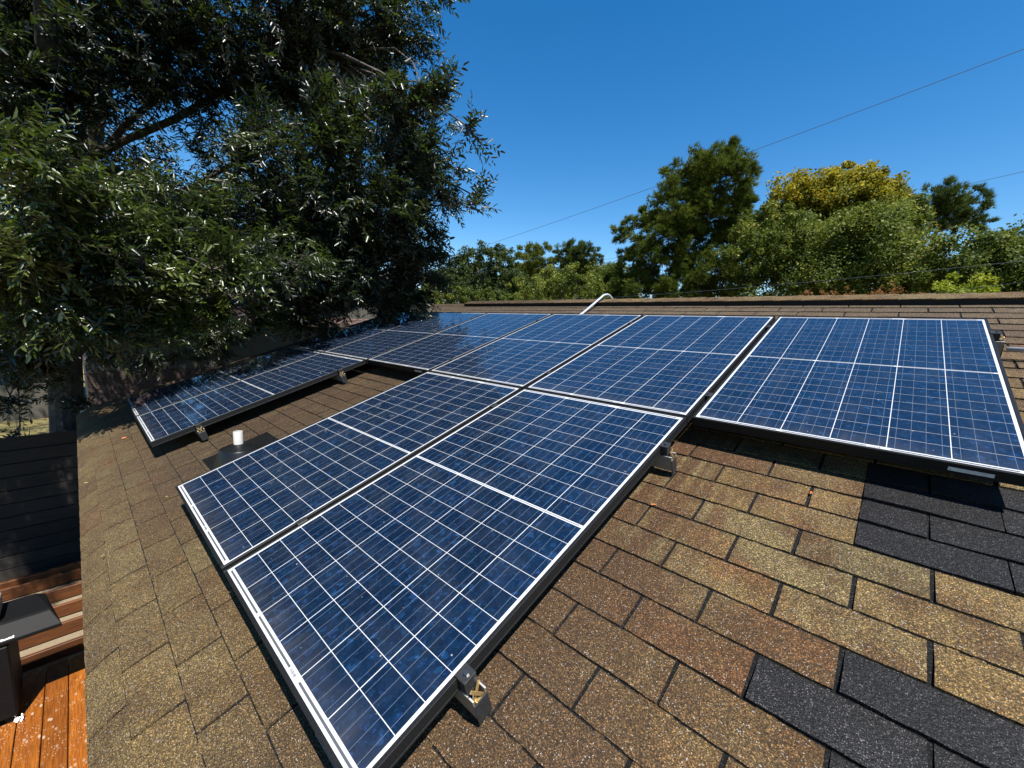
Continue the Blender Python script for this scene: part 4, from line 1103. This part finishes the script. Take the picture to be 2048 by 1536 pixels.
    L = [(842, 578, 9, .55), (850, 590, 12, .6), (840, 600, 13, .55), (862, 600, 12, .5), (846, 612, 14, .5), (835, 585, 7, .5)]
    far_tree('vine_covered_stump', 'pale stump wrapped in bright green vine at the roof corner', cl(L, D, 0.01), gnd(834, D), G_br, (0.05, 0.09), 1700, 0.07, at(831, 566, D), None, cat='tree', trunk_mat='stump')
    # distant wood that closes the horizon
    n = 210000; az = rng.uniform(-2.4, 1.35, n); dist = rng.uniform(78, 120, n)
    hgt = 12.5 + 2.4 * np.sin(az * 9) + 2.2 * np.sin(az * 23 + 1) + 1.4 * np.sin(az * 51 + 2)
    z = np.clip(hgt * rng.random(n) ** 0.5, 0.3, None) * 0.72
    P = np.stack([CAM[0] + np.sin(az) * dist, CAM[1] + np.cos(az) * dist, z], 1)
    v, f = cards(P, np.array([0, 0, 0.5]), rng.uniform(0.9, 1.9, n))
    o = fast_mesh('distant_wood', v, (f, 4), 4, G_dk, np.clip(0.4 + 0.2 * np.sin(az * 17) + rng.normal(size=n) * 0.12, 0, 1))
    tag(o, 'far belt of dark woodland closing the horizon', 'woodland', kind='stuff')
M['stump'] = plain('pale_dead_wood', (0.33, 0.30, 0.25), 0.9, scale=12, bump=0.4)
backdrop()

# ------------------------------------------------------------------ neighbouring buildings at the left
def neighbours():
    sid = NT('lap_siding'); v = sid.coord(); n = sid.noise(v, 6, 3)
    sep = sid.node('ShaderNodeSeparateXYZ'); sid.link(v, sep.inputs[0])
    wv = sid.math('FRACT', sid.math('MULTIPLY', sep.outputs[2], 5.0))
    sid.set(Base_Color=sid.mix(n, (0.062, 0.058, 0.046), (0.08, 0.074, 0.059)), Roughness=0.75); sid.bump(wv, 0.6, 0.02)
    br = NT('red_brick'); tc = br.coord((1, 1, 1)); bk = br.node('ShaderNodeTexBrick')
    sx = br.node('ShaderNodeSeparateXYZ'); br.link(tc, sx.inputs[0]); cb = br.node('ShaderNodeCombineXYZ')
    br.link(br.math('ADD', sx.outputs[1], sx.outputs[0]), cb.inputs[0]); br.link(sx.outputs[2], cb.inputs[1]); br.link(cb.outputs[0], bk.inputs['Vector'])
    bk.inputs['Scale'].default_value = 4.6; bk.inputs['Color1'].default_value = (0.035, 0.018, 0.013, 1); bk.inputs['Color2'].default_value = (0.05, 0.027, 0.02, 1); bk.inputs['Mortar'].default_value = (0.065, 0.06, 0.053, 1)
    br.set(Base_Color=bk.outputs['Color'], Roughness=0.9)
    trim = plain('dark_trim', (0.10, 0.09, 0.08), 0.7)
    rf = NT('pink_brown_shingles'); v = rf.coord(); n = rf.noise(v, 12, 4)
    rf.set(Base_Color=rf.mix(n, (0.070, 0.042, 0.034), (0.11, 0.07, 0.057)), Roughness=0.9)
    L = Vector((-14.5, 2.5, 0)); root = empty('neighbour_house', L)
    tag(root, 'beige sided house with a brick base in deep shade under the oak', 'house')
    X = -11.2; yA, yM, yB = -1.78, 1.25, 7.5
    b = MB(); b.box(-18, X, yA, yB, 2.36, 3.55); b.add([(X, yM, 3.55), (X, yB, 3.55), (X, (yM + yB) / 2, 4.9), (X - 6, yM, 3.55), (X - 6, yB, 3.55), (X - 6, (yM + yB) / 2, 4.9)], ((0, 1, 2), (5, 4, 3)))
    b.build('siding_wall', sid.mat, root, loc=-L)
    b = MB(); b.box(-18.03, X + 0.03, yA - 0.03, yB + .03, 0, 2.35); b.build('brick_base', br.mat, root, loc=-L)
    b = MB()                      # main roof: eave towards the viewer, rising away
    x0, x1 = X + 0.45, -14.6
    b.add([(x0, yA - .3, 3.52), (x0, yB, 3.52), (x1, yB, 4.75), (x1, yA - .3, 4.75), (x0, yA - .3, 3.40), (x0, yB, 3.40), (x1, yB, 4.63), (x1, yA - .3, 4.63), (-18.4, yA - .3, 3.52), (-18.4, yB, 3.52)],
          ((0, 1, 2, 3), (5, 4, 7, 6), (0, 4, 5, 1), (0, 3, 7, 4), (1, 5, 6, 2), (3, 2, 9, 8)))
    b.build('roof', rf.mat, root, loc=-L)
    b = MB()                      # gable over the projecting part
    ym = (yM + yB) / 2; xg = X + 0.4
    for (ya, za, yb2, zb) in ((yM - .45, 3.42, ym, 5.0), (ym, 5.0, yB + .45, 3.42)):
        b.add([(xg, ya, za), (xg, yb2, zb), (X - 6, yb2, zb), (X - 6, ya, za), (xg, ya, za + .16), (xg, yb2, zb + .16), (X - 6, yb2, zb + .16), (X - 6, ya, za + .16)], ((3, 2, 1, 0), (4, 5, 6, 7), (0, 1, 5, 4), (0, 4, 7, 3), (1, 2, 6, 5)))
    b.build('gable_roof', trim, root, loc=-L)
    gm = NT('pale_grey_roofing'); v = gm.coord(); n = gm.noise(v, 5, 4)
    gm.set(Base_Color=gm.mix(n, (0.20, 0.21, 0.22), (0.30, 0.30, 0.31)), Roughness=0.6)
    L = Vector((-23, -4.5, 0)); root = empty('garden_shed', L); tag(root, 'low shed with sunlit pale grey roof glimpsed through oak leaves at far left', 'shed')
    b = MB(); b.box(-24.6, -19.4, -9, -2.3, 0, 1.9); b.build('wall', sid.mat, root, loc=-L)
    b = MB(); p = [(-19.0, -9.4, 1.95), (-19.0, -2.0, 1.95), (-25, -2.0, 3.2), (-25, -9.4, 3.2)]; b.add(p + [(x, y, z + .1) for x, y, z in p], ((3, 2, 1, 0), (4, 5, 6, 7), (0, 1, 5, 4), (1, 2, 6, 5), (2, 3, 7, 6), (3, 0, 4, 7)))
    b.build('roof', gm.mat, root, loc=-L)
neighbours()

# ------------------------------------------------------------------ utility wires
def wires():
    mt = plain('wire_sheath', (0.05, 0.06, 0.08), 0.6)
    def wire(p0, p1, sagm, r, label):
        p0 = Vector(p0); p1 = Vector(p1); d = p1 - p0
        a = p0 - d * 0.35; c = p1 + d * 0.35; n = 40; pts = []
        for i in range(n + 1):
            f = i / n; p = a + (c - a) * f; g = (f - 0.2059) / (0.7941 - 0.2059)
            pts.append(p - Vector((0, 0, sagm)) * (4 * g * (1 - g)) - a)
        b = MB(); b.tube(pts, r, 6); o = b.build('utility_wire', mt, loc=a, smooth=True); tag(o, label, 'wire', 'overhead wires')
    wire(at(880, 519, 78), at(2048, 98, 42), 0.5, 0.019, 'thin wire slanting up across the open sky to the top right')
    wire(at(1150, 530, 84), at(2048, 343, 62), 0.4, 0.020, 'faint wire passing behind the tall pine and umbrella pine to the right edge')
    wire(at(1180, 597, 24), at(2048, 522, 17), 0.10, 0.0065, 'dark cable crossing in front of the trees just above the ridge')
    wire(at(1560, 615, 22), at(2048, 564, 15), 0.06, 0.005, 'lowest short cable in front of the lime shrub at right')
wires()
